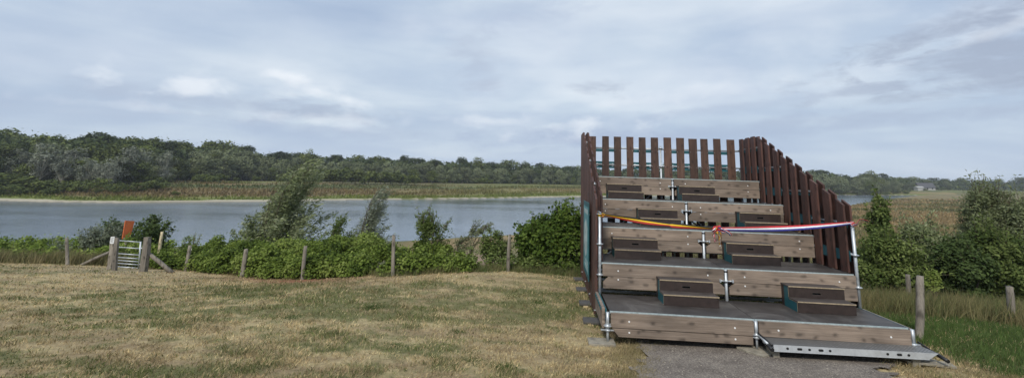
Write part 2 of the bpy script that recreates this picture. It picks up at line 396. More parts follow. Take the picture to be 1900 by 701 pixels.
# water
def watermat():
    m, nt, b, out = newmat('lake_water')
    tc = N(nt, 'ShaderNodeTexCoord'); mp = N(nt, 'ShaderNodeMapping'); mp.inputs['Scale'].default_value = (.7, 1.2, 1)
    lk(nt, tc.outputs['Object'], mp.inputs[0])
    n = N(nt, 'ShaderNodeTexNoise', i_Scale=1.6, i_Detail=4, i_Roughness=.6, i_Distortion=.3); lk(nt, mp.outputs[0], n.inputs[0])
    n2 = N(nt, 'ShaderNodeTexNoise', i_Scale=.035, i_Detail=3, i_Roughness=.6); lk(nt, mp.outputs[0], n2.inputs[0])
    b.inputs['Base Color'].default_value = (.14, .18, .225, 1); b.inputs['IOR'].default_value = 1.33
    lk(nt, ramp(nt, n2.outputs[0], [(.35, (.05,)*3), (.65, (.16,)*3)]).outputs[0], b.inputs['Roughness'])
    bp = N(nt, 'ShaderNodeBump', i_Distance=.18); lk(nt, ramp(nt, n2.outputs[0], [(.35, (.08,)*3), (.6, (.28,)*3)]).outputs[0], bp.inputs['Strength'])
    lk(nt, n.outputs[0], bp.inputs['Height']); lk(nt, bp.outputs[0], b.inputs['Normal'])
    return m
wv = [tuple(p)+(WZ,) for p in np.r_[NEAR[:, :]+[0, -8], (FAR[::-1]+[0, 10])]]
wob = MB(); wob.add([(-900,100,WZ),(340,30,WZ)][0:0]+[(-900,20,WZ),(420,20,WZ),(420,420,WZ),(-900,420,WZ)], [(0,1,2,3)])
tag(wob.build('water', watermat()), kind='structure')

# ------------------------------------------------------------------ path of asphalt in front of and under the stand
def pathmat():
    m, nt, b, out = newmat('old_asphalt')
    tc = N(nt, 'ShaderNodeTexCoord')
    n = N(nt, 'ShaderNodeTexNoise', i_Scale=2.2, i_Detail=6, i_Roughness=.65); lk(nt, tc.outputs['Object'], n.inputs[0])
    c = ramp(nt, n.outputs[0], [(.35, (.125,.103,.084)), (.6, (.19,.162,.132))]).outputs[0]
    v = N(nt, 'ShaderNodeTexVoronoi', i_Scale=75); lk(nt, tc.outputs['Object'], v.inputs[0])
    c = mixc(nt, 1., c, ramp(nt, v.outputs['Color'], [(.2, (.6,.6,.6)), (.85, (1.5,1.5,1.5))]).outputs[0], 'MULTIPLY')
    st = N(nt, 'ShaderNodeTexVoronoi', i_Scale=26); lk(nt, tc.outputs['Object'], st.inputs[0])
    c = mixc(nt, ramp(nt, st.outputs['Distance'], [(.12, (.9,)*3), (.2, (0,)*3)]).outputs[0], c, (.42,.38,.30))
    lk(nt, c, b.inputs['Base Color']); b.inputs['Roughness'].default_value = .95
    bp = N(nt, 'ShaderNodeBump', i_Strength=.6, i_Distance=.006); lk(nt, v.outputs['Distance'], bp.inputs['Height']); lk(nt, bp.outputs[0], b.inputs['Normal'])
    return m
px, py_ = np.meshgrid(np.arange(.5, 6.2, .05), np.arange(1.2, 9.6, .05))
sh = px.shape; pxf = px.ravel(); pyf = py_.ravel()
jit = (fbm(pxf*3, pyf*3, 8)-.5)*.5
inp = inside(pxf+jit, pyf+(fbm(pxf*3, pyf*3, 18)-.5)*.4, PATHP)
pz = terra(pxf, pyf)[0]+.03
ii = np.arange(len(pxf)).reshape(sh)
Fp = np.stack([ii[:-1,:-1], ii[:-1,1:], ii[1:,1:], ii[1:,:-1]], -1).reshape(-1, 4)
Fp = Fp[inp[Fp].all(1)]
tag(link('path', npmesh('path', np.c_[pxf, pyf, pz], Fp, pathmat(), smooth=True)), kind='structure')

# ------------------------------------------------------------------ viewing stand (local: x right, y away, z up, z=0 first deck)
B_, D = 2.07, 1.09
SR = np.array([[.996102,.086789,.015764],[-.086801,.996226,.000023],[-.015703,-.001391,.999876]])
ST = np.array([1.45066, 7.22081, .34272])
def s2w(p): return ST+SR@np.array(p, float)
SM = Matrix.Identity(4)
for i in range(3):
    for j in range(3): SM[i][j] = SR[i][j]
    SM[i][3] = ST[i]
def local_empty(name, label, cat, group=None, off=(0, 0, 0)):
    o = bpy.data.objects.new(name, None); COL.objects.link(o); o.matrix_world = SM @ Matrix.Translation(off); o.empty_display_size = .2
    return tag(o, label, cat, group)
stand = local_empty('viewing_stand', 'tiered scaffold viewing stand of weathered boards with brown slatted sides, standing on the path', 'viewing stand')
def glocal(x, y):            # ground height in stand coordinates
    w = s2w((x, y, -.4)); z = gz(w[0], w[1]); return z-w[2]-.4
XL, XR = 0., 2*B_
# decks
for k in range(5):
    for b in (0, 1):
        x0, x1 = (.03, B_-.004) if b == 0 else (B_+.004, XR-.03)
        if k == 0: x0 = x0 if b else .035
        m = MB(); m.box(x0, x1, k*D+.012, (k+1)*D-.02 if k < 4 else 5*D-.03, k*.5-.055, k*.5, .002)
        dk = m.build('deck', M_deck, stand)
        e = MB(); e.box(x0, x1, k*D-.008, k*D+.010, k*.5-.03, k*.5+.004); e.build('edge_strip', M_galvl, dk)
        if k == 0 and b == 1:
            e = MB(); e.box(x1+.001, x1+.012, .0, D-.02, -.03, .004); e.build('edge_strip', M_teal, dk)
# fascia boards with bolts
def fascia(x0, x1, k, zt, zb, nl=0, nr=0, bolts=(), tilt=0):
    y1 = k*D-.012; y0 = y1-.042
    prof = [(x0, zt), (x0, zb+nl*0), (x1, zb), (x1, zt)]
    if nl: prof = [(x0+nl, zt), (x0, zt-nl), (x0, zb), (x1, zb), (x1, zt)] if nl > 0 else [(x0, zt), (x0-nl, zb), (x1, zb), (x1, zt)]
    if nr: prof = prof[:-2]+[(x1, zb), (x1, zt-nr), (x1-nr, zt)]
    m = MB(); m.prism(prof, 'y', y0, y1); o = m.build('fascia_board', M_fascia, stand)
    for bx, bz in bolts:
        q = MB(); q.tube([(bx, y0-.007, bz), (bx, y0+.001, bz)], [.011, .014], 10); q.build('bolt', M_white, o)
    return o
for k in range(5):
    z = k*.5
    l0 = .045 if k < 2 else .08; r1 = 4.105 if k < 1 else (4.108 if k == 1 else 4.072)
    for (x0, x1, nl, nr) in ((l0, B_-.035, k < 2 and k > 0, 1), (B_+.035, r1, 1, 0)):
        bx = [x0+.26, x1-.26]
        fascia(x0, x1, k, z-.012, z-.205, bolts=[(b, z-.115) for b in bx])
        if k == 0:
            fascia(x0+.02, x1-.02, k, z-.215, z-.325, nl=-.09, bolts=[(b, z-.262) for b in bx])
        else:
            fascia(x0+(.01 if nl else 0), x1-(.0), k, z-.212, z-.40, nl=.09 if nl else 0, nr=.08 if nr else 0, bolts=[(b, z-.255) for b in bx])
# side board beside the lowest deck on the left
m = MB(); m.box(-.075, -.033, .02, D-.04, -.24, .035); sb = m.build('side_board', M_fascia, stand)
m = MB(); m.box(-.026, -.006, .02, D-.05, -.03, .02); m.build('edge_strip', M_teal, stand)
m = MB()
for i in range(6): m.box(-.088, -.076, .1+i*.16, .18+i*.16, -.01, .022)
m.build('clip', M_teal, sb)
m = MB(); m.box(XR+.012, XR+.05, .03, D-.04, -.22, -.012); m.build('side_board', M_fascia, stand)
# posts
def post(x, y, ztop, rs_=True, short=False):
    gl = glocal(x, y)+.05
    m = MB(); m.tube([(x, y, gl+.16), (x, y, ztop)], .0242, 12)
    zz = -.19
    while zz < ztop-.02:
        if zz > gl+.17:
            m.disc((x, y, zz), .058, .010, n=14); m.tube([(x, y, zz-.03), (x, y, zz+.02)], .03, 12)
        zz += .5
    o = m.build('post', M_galv, stand)
    j = MB(); j.tube([(x, y, gl), (x, y, gl+.22)], .017, 10); j.box(x-.075, x+.075, y-.075, y+.075, gl-.006, gl+.004)
    j.disc((x, y, gl+.155), .04, .03); j.box(x-.10, x+.10, y-.011, y+.011, gl+.148, gl+.163)
    j.build('base_jack', M_galv, o)
    return o
tops = {0: -.005, 1: 1.345, 2: 1.85, 3: 2.35, 4: 2.85, 5: 2.87}
for k in range(6):
    for x in (XL, XR):
        post(x, k*D-.035 if k < 5 else 5*D+.03, tops[k] if k else -.005)
    post(B_, k*D-.035 if k < 5 else 5*D+.03, .5*k-.01 if k < 5 else 2.87)
for k in range(1, 5):       # dark spigot collars of the middle posts
    m = MB(); m.tube([(B_, k*D-.035, .5*k-.055), (B_, k*D-.035, .5*k-.03)], .0262, 12); m.build('collar', M_black, stand)
# brackets beside rosettes
for k in range(1, 5):
    z = k*.5-.19
    for sx in (-1, 1):
        m = MB(); m.tube([(B_+sx*.03, k*D-.05, z-.005), (B_+sx*.10, k*D-.062, z+.004)], .012, 8); m.box(B_+sx*.10-.012, B_+sx*.10+.012, k*D-.074, k*D-.054, z-.02, z+.025)
        m.build('bracket', M_galv, stand)
# ledgers and braces below the decks
def rod(name, p, q, r): m = MB(); m.tube([p, q], r, 8); return m.build(name, M_galv, stand)
for k in range(6):
    y = k*D if k < 5 else 5*D+.03
    for z in ([-.19] if k == 0 else [-.19+.5*j for j in range(0, k)]):
        for xa in (XL, B_): rod('ledger', (xa+.03, y, z), (xa+B_-.03, y, z), .0242)
for x in (XL, B_, XR):
    for k in range(5):
        rod('transom', (x, k*D+.03, -.194), (x, (k+1)*D-.03, -.194), .022)
        if k > 1: rod('transom', (x, k*D+.03, .5*k-.7), (x, (k+1)*D-.03, .5*k-.7), .022)
for k in (2, 3, 4, 5):
    rod('brace', (.05, k*D+.04, -.19), (B_-.05, k*D+.04, k*.5-.69), .02); rod('brace', (B_+.05, k*D+.06, k*.5-.69), (XR-.05, k*D+.06, -.19), .02)
# guard planks
def plank_y(xc, th, y0, y1, z0, zt0, zt1, mat, lean=0, seed=0):      # plank in a plane of constant x
    r = rs(seed); j = r.uniform(-.012, .012, 4)
    a, b = xc-th/2, xc+th/2
    p = [(a, y0+j[0], z0), (b, y0+j[0], z0), (b, y1+j[1], z0), (a, y1+j[1], z0), (a, y0+j[2], zt0), (b, y0+j[2], zt0), (b, y1+j[3], zt1), (a, y1+j[3], zt1)]
    m = MB(); m.hexa(p); return m.build('guard_plank', mat, stand)
def ztop(y): return 3.085-.468*max(0, 4.33-y)
sd = 1
for side in (0, 1):
    xin = 4.092 if side else .048; xout = 4.196 if side else -.056
    for k in range(1, 5):
        for i in range(3):
            yc = k*D+.182+.363*i; sd += 1
            j = rs(sd+99).uniform(-.02, .02)
            plank_y(xin, .034, yc-.1+j, yc+.1+j, .5*k+.012, ztop(yc-.1), ztop(yc+.1), M_plankr, seed=sd)
            yo = yc+(.345 if side else .181)
            if not (k == 4 and i == 2):
                sd += 1
                plank_y(xout, .034, yo-.1, yo+.1, max(glocal(xout, yo)+.06, -.5), ztop(yo-.1), ztop(yo+.1), M_plankr, seed=sd)
    q0 = D+.065 if side else D-.02; plank_y(xout, .034, q0, q0+.2, -.28, ztop(q0), ztop(q0+.2), M_plankr, seed=700+side)
    # teal rails of each three-plank panel and the scaffold tubes
    for k in range(1, 5):
        for lv, hh in ((1.28, .05), (.78, .085), (.28, .085)):
            zc = .5*(k-1)+lv
            m = MB(); s_ = (1 if side else -1); xa = (xin+.018) if side else (xin-.030); 
            m.box(xa, xa+.012, k*D+.05, k*D+1.04, zc-hh, zc+(hh if lv < 1 else -.005)); m.build('panel_rail', M_teal, stand)
            m = MB(); m.tube([((xin+xout)/2+.004*s_, k*D, zc+.03), ((xin+xout)/2+.004*s_, (k+1)*D, zc+.03)], .019, 8)
            for q in (.28, .66): m.box((xin+xout)/2-.03, (xin+xout)/2+.03, k*D+q, k*D+q+.045, zc-.01, zc+.065)
            m.build('guard_rail', M_galv, stand)
bx = [(.16,.35),(.51,.69),(.83,1.01),(1.16,1.34),(1.48,1.67),(1.81,2.0),(2.15,2.34),(2.48,2.67),(2.81,3.01),(3.10,3.29),(3.43,3.62),(3.78,3.98)]
for i, (a, b) in enumerate(bx):
    r = rs(300+i); t = r.uniform(-.012, .012, 4); dz = r.uniform(-.01, .012)
    m = MB(); y = 5*D-.035
    m.hexa([(a+t[0], y, 2.01), (b+t[1], y, 2.01), (b+t[1], y+.034, 2.01), (a+t[0], y+.034, 2.01), (a+t[2], y, 3.09+dz), (b+t[3], y, 3.09+dz), (b+t[3], y+.034, 3.09+dz), (a+t[2], y+.034, 3.09+dz)])
    o = m.build('guard_plank', M_plank, stand)
    q = MB()
    for zz in (2.32, 2.72):
        for xx in (a+.025, b-.025): q.tube([(xx, y-.004, zz), (xx, y+.001, zz)], .006, 8)
    q.build('screw', M_galv, o)
    m = MB(); y = 5*D+.09; c = (a+b)/2+.16
    m.box(c-.1, c+.1, y, y+.034, glocal(c, y)+.08, 1.95); m.build('skirt_plank', M_plankr, stand)
for j in range(4):
    a, b = bx[3*j][0]+.02, bx[3*j+2][1]-.02
    m = MB(); m.box(a, b, 5*D+.001, 5*D+.012, 2.68, 2.755); m.build('panel_rail', M_teal, stand)
    m = MB(); m.box(a, b, 5*D+.001, 5*D+.012, 2.24, 2.42); o = m.build('panel_rail', M_teal, stand)
    q = MB()
    for xx in (a+.2, b-.2): q.box(xx-.02, xx+.02, 5*D-.012, 5*D-.001, 2.29, 2.37)
    q.build('clamp', M_galv, o)
for z in (2.785, 2.335):
    m = MB(); m.tube([(0, 5*D+(-.012 if z < 2.5 else .035), z), (XR, 5*D+(-.012 if z < 2.5 else .035), z)], .022, 10); m.build('guard_rail', M_galv, stand)

# pads below the feet
padl = ['weathered grey base pad in front under the left corner foot of the stand', 'dark base pad under the second left foot of the stand, beside the lowest deck',
        'dark base pad under the third left foot of the stand', 'grey base pad under the fourth left foot of the stand below the teal board',
        'grey base pad under the fifth left foot of the stand', 'dark base pad under the rear left foot of the stand']
for k in range(6):
    for xi, x in enumerate((XL, B_, XR)):
        if xi and k: continue
        y = k*D-.035 if k < 5 else 5*D+.03
        w = s2w((x-(.05 if xi == 0 else 0), y, -.45)); g0 = gz(*w[:2])
        m = MB(); m.box(-.19, .19, -.145, .145, .02, .055, .004); me = m
        ml = ['', 'base pad on the path under the middle front foot of the stand', 'base pad under the front right corner foot of the stand'][xi]
        me.mi = 1; m.box(-.12, -.03, -.19, .175, -.02, .0199)
        o = m.build('base_pad', [M_pad if k == 0 else M_padd, M_pale]); o.location = (w[0]-(0 if xi else .04), w[1], g0)
        o.rotation_euler = (0, 0, -.087+rs(k+xi*9).uniform(-.1, .1))
        tag(o, padl[k] if xi == 0 else ml, 'base pad', 'pads under the feet of the stand')

# step boxes
def step_box(x0, w, k, label):
    root = local_empty('step_box', label, 'step box', 'two-tread step boxes on the decks of the stand', (x0, k*D, .5*k))
    yf, ym, yb = .53, .79, D-.06; z1, z2 = .165, .335
    for xa in (0, w-.018):
        m = MB(); m.box(xa+.001, xa+.017, yb-.085, yb, .001, z2-.019); m.build('rear_upright', M_phen, root)
        m = MB(); m.prism([(yf+.005, .001), (yb-.086, .001), (yb-.086, z2-.018), (ym, z2-.018), (ym, z1-.018), (yf+.005, z1-.018)][::-1], 'x', xa+.001, xa+.017)
        sp = m.build('side_panel', M_teal, root)
        m = MB(); xo = xa-.0035 if xa == 0 else xa+.0175
        m.box(xo, xo+.004, yf+.003, yf+.012, .002, z1-.019); m.box(xo, xo+.004, ym-.004, ym+.007, z1, z2-.02); m.box(xo, xo+.004, yf+.01, ym-.004, z1-.026, z1-.0185)
        m.build('edge_trim', M_ply, sp)
    for (yy, za, zb, hole) in ((yf-.012, .003, z1-.019, 0), (ym-.012, z1+.001, z2-.019, 1)):
        m = MB()
        if not hole: m.box(-.002, w+.002, yy, yy+.015, za, zb)
        else:
            c0, c1, h0, h1 = w/2-.065, w/2+.065, za+.05, za+.083
            m.box(-.002, c0, yy, yy+.015, za, zb); m.box(c1, w+.002, yy, yy+.015, za, zb); m.box(c0, c1, yy, yy+.015, za, h0); m.box(c0, c1, yy, yy+.015, h1, zb)
        rp = m.build('riser', M_phen, root)
        if hole:
            m = MB(); m.box(c0-.01, c1+.01, yy+.03, yy+.035, h0-.01, h1+.01); m.build('handle_hole', M_dark, rp)
            m = MB(); m.box(c0-.004, c1+.004, yy-.0015, yy+.002, h0-.004, h0+.001); m.box(c0-.004, c1+.004, yy-.0015, yy+.002, h1-.001, h1+.004); m.box(c0-.004, c0+.001, yy-.0015, yy+.002, h0+.0011, h1-.0011); m.box(c1-.001, c1+.004, yy-.0015, yy+.002, h0+.0011, h1-.0011); m.build('hole_rim', M_phent, rp)
    for (ya, yb_, zz) in ((yf-.022, ym-.013, z1), (ym-.022, yb, z2)):
        m = MB(); m.box(-.006, w+.006, ya+.006, yb_, zz-.018, zz, .002); t = m.build('tread', M_phent, root)
        m = MB(); m.box(-.006, w+.006, ya, ya+.0055, zz-.018, zz-.001); m.build('nosing', M_ply, t)
    return root
for x0, w, k, l in [(.935,.83,0,'two-tread step box at the left of the lowest deck'), (2.93,.83,0,'two-tread step box with teal side at the right of the lowest deck'),
                    (.33,.82,1,'two-tread step box at the left of the second deck from the bottom'), (2.40,.82,1,'step box with teal side on the second deck, just right of the hanging ribbon knot'),
                    (1.0,.81,2,'step box on the third deck, partly behind the black yellow red ribbon'), (3.08,.81,2,'step box on the third deck against the right slatted side'),
                    (.48,.80,3,'step box on the fourth deck at the top left of the stand'), (2.15,.81,3,'step box on the fourth deck near its middle, just right of the middle post')]:
    step_box(x0, w, k, l)

# chequered steel step in front of the right bay
st = local_empty('metal_step', 'galvanised steel scaffold plank laid as an entry step before the right half of the stand', 'metal step')
def treadmat():
    m, nt, b, out = newmat('chequered_steel')
    co_, _ = objcoord(nt, (1, 1, 1), False)
    v = N(nt, 'ShaderNodeTexVoronoi', i_Scale=21, i_Randomness=.1); lk(nt, co_, v.inputs[0])
    c = ramp(nt, v.outputs['Distance'], [(.2, (.50,.50,.48)), (.5, (.15,.15,.145))]).outputs[0]
    lk(nt, c, b.inputs['Base Color']); b.inputs['Metallic'].default_value = .45; b.inputs['Roughness'].default_value = .5
    bp = N(nt, 'ShaderNodeBump', i_Strength=.8, i_Distance=.004, invert=True); lk(nt, v.outputs['Distance'], bp.inputs['Height']); lk(nt, bp.outputs[0], b.inputs['Normal'])
    return m
x0, x1, zt = 2.15, 4.22, -.212
def tz(x): return zt+(x-x0)*.004
m = MB(); m.hexa([(x0,-.36,zt-.006),(x1,-.34,tz(x1)-.006),(x1,-.03,tz(x1)-.006),(x0,-.03,zt-.006),(x0,-.36,zt),(x1,-.34,tz(x1)),(x1,-.03,tz(x1)),(x0,-.03,zt)]); m.build('tread', treadmat(), st)
m = MB(); m.hexa([(x0,-.368,zt-.075),(x1-.12,-.348,tz(x1)-.075),(x1-.12,-.344,tz(x1)-.075),(x0,-.364,zt-.075),(x0,-.368,zt+.002),(x1,-.348,tz(x1)+.002),(x1,-.344,tz(x1)+.002),(x0,-.364,zt+.002)])
m.hexa([(x0,-.372,zt-.082),(x1-.12,-.352,tz(x1)-.082),(x1-.12,-.33,tz(x1)-.082),(x0,-.35,zt-.082),(x0,-.372,zt-.0755),(x1-.12,-.352,tz(x1)-.0755),(x1-.12,-.33,tz(x1)-.0755),(x0,-.35,zt-.0755)])
m.box(x0, x0+.004, -.364, -.03, zt-.075, zt-.006)
fr = m.build('side_channel', M_zinc, st)
for xx, w in ((.16,.035),(.30,.065),(.44,.035),(.57,.065),(.70,.035),(1.42,.035),(1.55,.065),(1.68,.035)):
    X0 = x0+xx; Y0 = -.3695+xx*.0097; Zc = tz(X0)-.037
    pr = [(X0+w/2+.014*math.cos(t)-.014*0+ (w/2-.014)*(1 if math.cos(t) > 0 else -1), Zc+.015*math.sin(t)) for t in np.linspace(0, 2*PI, 17)[:-1]]
    m = MB(); m.prism(pr, 'y', Y0, Y0+.003); m.build('slot', M_dark, fr)
for xx, lab in ((2.10, 0), (4.235, 1)):
    m = MB(); m.tube([(xx, 0.02, zt+.035), (xx+.01, -.30, zt-.02)], .012 if lab else .02, 10)
    br = m.build('support_bar', M_black if lab else M_galv, st)
    m = MB()
    if lab: m.tube([(xx+.012, -.27, zt-.02), (xx+.02, -.44, zt-.05)], .024, 12)
    else:
        m.tube([(xx-.02, -.02, zt+.055), (xx+.04, -.36, zt-.01)], .012, 10); m.tube([(xx+.01, -.25, zt-.03), (xx+.02, -.40, zt-.055)], .026, 12)
    m.build('end_grip', M_black, br)
m = MB(); m.box(x0+.02, x0+.10, -.3, -.08, glocal(2.2,-.2)+.03, zt-.007); m.build('foot_block', M_pad, st)
m = MB(); m.box(x1-.3, x1-.2, -.3, -.08, glocal(4.,-.2)-.02, tz(4.)-.009); m.build('foot_block', M_pad, st)
# loose pale plank below
w = s2w((2.0, -.12, -.4)); m = MB(); m.box(-.11, .11, -.2, .2, 0, .03, .003); o = m.build('wooden_board', M_pad, loc=(w[0], w[1], gz(*w[:2])+.028)); o.rotation_euler = (0, 0, .5)
tag(o, 'short weathered board lying on the path by the left end of the metal step', 'board')
w = s2w((4.15, -.25, -.4)); m = MB(); m.box(-.26, .26, -.09, .09, 0, .03, .003); o = m.build('wooden_board', M_pad, loc=(w[0], w[1], gz(*w[:2])+.028)); o.rotation_euler = (0, 0, -.35)
tag(o, 'weathered board on the ground under the right end of the metal step', 'board')

# teal information board hung on the outside of the left slatted side
ib = local_empty('information_board', 'tall teal information board hung on the outside of the left slatted side', 'information board', None, (0, 0, 0))
XB = -.115
m = MB(); m.box(XB-.012, XB, 1.86, 3.28, .02, 1.455, .002); m.build('panel', M_teal, ib)
M_print = plain('pale_print', (.42,.50,.48), .5, var=.5, scale=5); M_print2 = plain('mid_teal_print', (.10,.27,.29), .5, var=.4, scale=6)
m = MB(); m.box(XB-.0145, XB-.0125, 1.96, 3.18, .12, 1.36); m.build('printed_sheet', M_print2, ib)
m = MB()
m.box(XB-.017, XB-.015, 2.05, 2.95, 1.22, 1.31)
m.prism([(2.15,.95),(2.5,1.12),(2.95,.98),(3.05,.6),(2.7,.35),(2.3,.45)], 'x', XB-.017, XB-.015)
for i in range(7): m.box(XB-.017, XB-.015, 2.05, 2.6+.4*((i*7) % 3)/3, .16+i*.028, .172+i*.028)
m.build('print', M_print, ib)
m = MB()
for y in (2.1, 3.0):
    for z in (.3, 1.2): m.box(XB+.001, XB+.035, y, y+.05, z, z+.04)
m.build('hanger', M_galv, ib)

# ribbons
def ribbon(name, pts, width, cols, parent=None, phase=0, tw=0, fold=None):
    """flat ribbon with three colour stripes running along pts; each point may carry its own across-direction"""
    P = np.array(pts, float); n = len(P); m = MB()
    for c in range(3):
        vs = []
        for i in range(n):
            t = P[min(i+1, n-1)]-P[max(i-1, 0)]; t /= np.linalg.norm(t)+1e-9
            a = phase+tw*i/(n-1) if fold is None else fold(i/(n-1))
            up = np.array([0, 0, 1.])-t*t[2]; up /= np.linalg.norm(up)+1e-9; sd_ = np.cross(t, up)
            ac = up*math.cos(a)+sd_*math.sin(a)
            wd = width(i/(n-1)) if callable(width) else width
            for e in (c, c+1):
                for off in (-.0012, .0012): vs.append(P[i]+ac*wd*(.5-e/3)+np.cross(t, ac)*off)
        m.mi = c
        fs = []
        for i in range(n-1):
            q = i*4
            fs += [(q, q+2, q+6, q+4), (q+1, q+5, q+7, q+3), (q, q+4, q+5, q+1), (q+2, q+3, q+7, q+6)]
        fs += [(0, 1, 3, 2), (4*(n-1), 4*(n-1)+2, 4*(n-1)+3, 4*(n-1)+1)]
        m.add(vs, fs, True)
    return m.build(name, cols, parent)
def clothmat(n, c): return plain(n, c, .55, var=.12, scale=20)
Kb, Ky, Kr = clothmat('ribbon_black', (.01,.01,.01)), clothmat('ribbon_yellow', (.80,.50,.02)), clothmat('ribbon_red', (.45,.025,.018))
Nr, Nw, Nb = clothmat('ribbon_red_bright', (.55,.03,.035)), clothmat('ribbon_white', (.78,.78,.80)), clothmat('ribbon_blue', (.03,.035,.22))
r1 = local_empty('ribbon', 'black yellow red ribbon stretched from the left corner post to the knot', 'ribbon')
L0 = np.array([.03, 1.0, 1.31]); KN = np.array([1.95, .99, 1.145]); R0 = np.array([4.11, 1.0, 1.325])
def span(a, b, sag, n=40): return [a+(b-a)*t-np.array([0, 0, sag])*4*t*(1-t) for t in np.linspace(0, 1, n)]
ribbon('band', span(L0, KN, .035), lambda t: .03+.06*math.sin(PI*min(1, t*1.5+.05))**1 if t < .6 else .03+.06*math.sin(PI*(.95-(t-.6)*1.1)) if False else .03+.055*math.sin(PI*t)**.6,
       [Kb, Ky, Kr], r1, fold=lambda t: .9-1.0*math.sin(PI*t)+.25*math.sin(9*t))
# wrap around the post
def ring(c, r, z, w, cols, parent, a0=0, a1=2*PI, n=24):
    return ribbon('wrap', [(c[0]+r*math.cos(t), c[1]+r*math.sin(t), z+.01*math.sin(2*t)) for t in np.linspace(a0, a1, n)], w, cols, parent)
ring((0, D-.035), .029, 1.30, .06, [Kb, Ky, Ky], r1)
ribbon('knot_tail', [(.02,1.02,1.30),(.05,.99,1.315),(.075,.99,1.30),(.06,.985,1.275),(.04,.99,1.28)], .03, [Ky, Ky, Kr], r1)
r2 = local_empty('ribbon', 'red white blue ribbon stretched from the knot to the right corner post', 'ribbon')
ribbon('band', span(KN, R0, .04), lambda t: .03+.058*math.sin(PI*min(t*1.0, 1))**.6, [Nr, Nw, Nb], r2, fold=lambda t: -.2+.75*math.sin(PI*t)*math.cos(4*t)+.25*t)
ring((XR, D-.035), .029, 1.30, .065, [Nr, Nw, Nb], r2)
ribbon('knot_tail', [(XR-.05,1.0,1.29),(XR-.02,.985,1.30),(XR+.03,.98,1.31),(XR+.07,.98,1.375),(XR+.12,.975,1.385),(XR+.21,.97,1.36)], .05, [Nr, Nw, Nb], r2, phase=.5, tw=.8)
ribbon('knot_tail', [(XR-.06,1.0,1.315),(XR-.045,.985,1.28),(XR-.02,.98,1.27),(XR+.03,.98,1.285)], .035, [Nr, Nw, Nb], r2, phase=.3, tw=1)
# knot: loops and tails
def loop(c, rx, rz, ph, tilt, n=16): return [np.array(c)+np.array([rx*math.cos(t)*math.cos(tilt), .03*math.sin(2*t+ph), rz*math.sin(t)+rx*math.cos(t)*math.sin(tilt)]) for t in np.linspace(0, 2*PI, n)]
ribbon('bow', loop(KN+(-.045,-.02,-.01), .05, .035, 0, .3), .04, [Nr, Nr, Nw], r2, phase=.5)
ribbon('bow', loop(KN+(.065,-.025,-.02), .06, .025, 1, -.35), .035, [Nr, Nw, Nb], r2, phase=.6)
ribbon('bow', loop(KN+(.02,-.03,.01), .03, .03, 2, .1), .045, [Nr, Nr, Nb], r2, phase=.2)
ribbon('tail', [KN+np.array(q) for q in ((-.02,-.02,0),(-.06,-.035,-.03),(-.075,-.03,-.10),(-.065,-.03,-.17),(-.05,-.03,-.21))], .05, [Nr, Nw, Nr], r2, phase=1.4, tw=1.2)
ribbon('tail', [KN+np.array(q) for q in ((.02,-.02,0),(.12,-.04,-.02),(.18,-.04,-.06),(.20,-.04,-.10))], .05, [Nr, Nw, Nb], r2, phase=.4, tw=.7)
ribbon('tail', [KN+np.array(q) for q in ((0,-.03,0),(-.01,-.045,-.06),(0.01,-.04,-.13),(.0,-.04,-.20),(.01,-.04,-.26))], .05, [Ky, Ky, Kr], r1, phase=1.3, tw=1.)
ribbon('tail', [KN+np.array(q) for q in ((0.01,-.02,0),(.035,-.04,-.07),(.045,-.04,-.15),(.04,-.04,-.25))], .045, [Kb, Ky, Kr], r1, phase=1.5, tw=.9)
ribbon('bow', loop(KN+(-.02,-.015,-.02), .035, .04, 1, .8), .035, [Kr, Ky, Kb], r1, phase=.2)

# ------------------------------------------------------------------ fence posts
def postmesh(base, top, r, mat, seed, square=False, sink=.15, name='fence_post', parent=None):
    rr = rs(seed); b = np.array(base, float); t = np.array(top, float); n = 12 if not square else 4
    k = 9; vs = []; m = MB(); lob = rr.uniform(-.12, .12, n)
    bend = rr.uniform(-.012, .012, 2)
    for i in range(k):
        f = i/(k-1); c = b+(t-b)*f; c = c-(0, 0, sink*(1-f)) ; c[:2] += bend*math.sin(PI*f)
        for j in range(n):
            a = 2*PI*j/n+(PI/4 if square else 0); q = r*(1+lob[j]+rr.uniform(-.05, .05))*(1-.10*f)*(1.15 if square else 1)
            q *= (.9 if i == k-1 else 1)
            vs.append(c+(q*math.cos(a), q*math.sin(a), (rr.uniform(-.2, .2)*r if i == k-1 else 0)))
    fs = [(i*n+j, i*n+(j+1) % n, (i+1)*n+(j+1) % n, (i+1)*n+j) for i in range(k-1) for j in range(n)]+[[(k-1)*n+j for j in range(n)]]
    m.add(vs, fs, not square); return m.build(name, mat, parent)
posts = [(127,492,124,441,4,'first fence post at the left end, beyond the gate in the dry grass'),
 (344,503,353,455,5,'leaning fence post between the gate brace and the bramble bank'),
 (449,514,457,462,5.5,'crooked fence post in front of the middle of the bramble bank'),
 (562,519,567,456,5,'fence post standing in the red brown leaf litter before the brambles'),
 (730,512,731,436,5,'tall straight fence post where the brambles meet the loose grey shrub'),
 (943,504,946,435,4.5,'fence post just left of the large leafy bush'),
 (1702,630,1707,512,9.5,'thick weathered fence post just behind the right corner of the stand'),
 (1688,577,1684,509,5.5,'thin pale fence post seen behind the thick right hand post'),
 (1880,607,1873,531,8,'grey fence post in the rough grass at the right edge')]
for i, (u, v, u2, v2, hw, l) in enumerate(posts):
    p = place(u, v); t = at(u2, v2, p[1]+.03); r = hw*p[1]/F*.68
    o = postmesh((0, 0, 0), t-p, r, M_post, 50+i); o.location = p; tag(o, l, 'fence post', 'posts of the pasture fence')
p = place(292, 493); t = at(301, 430, p[1]+.05)
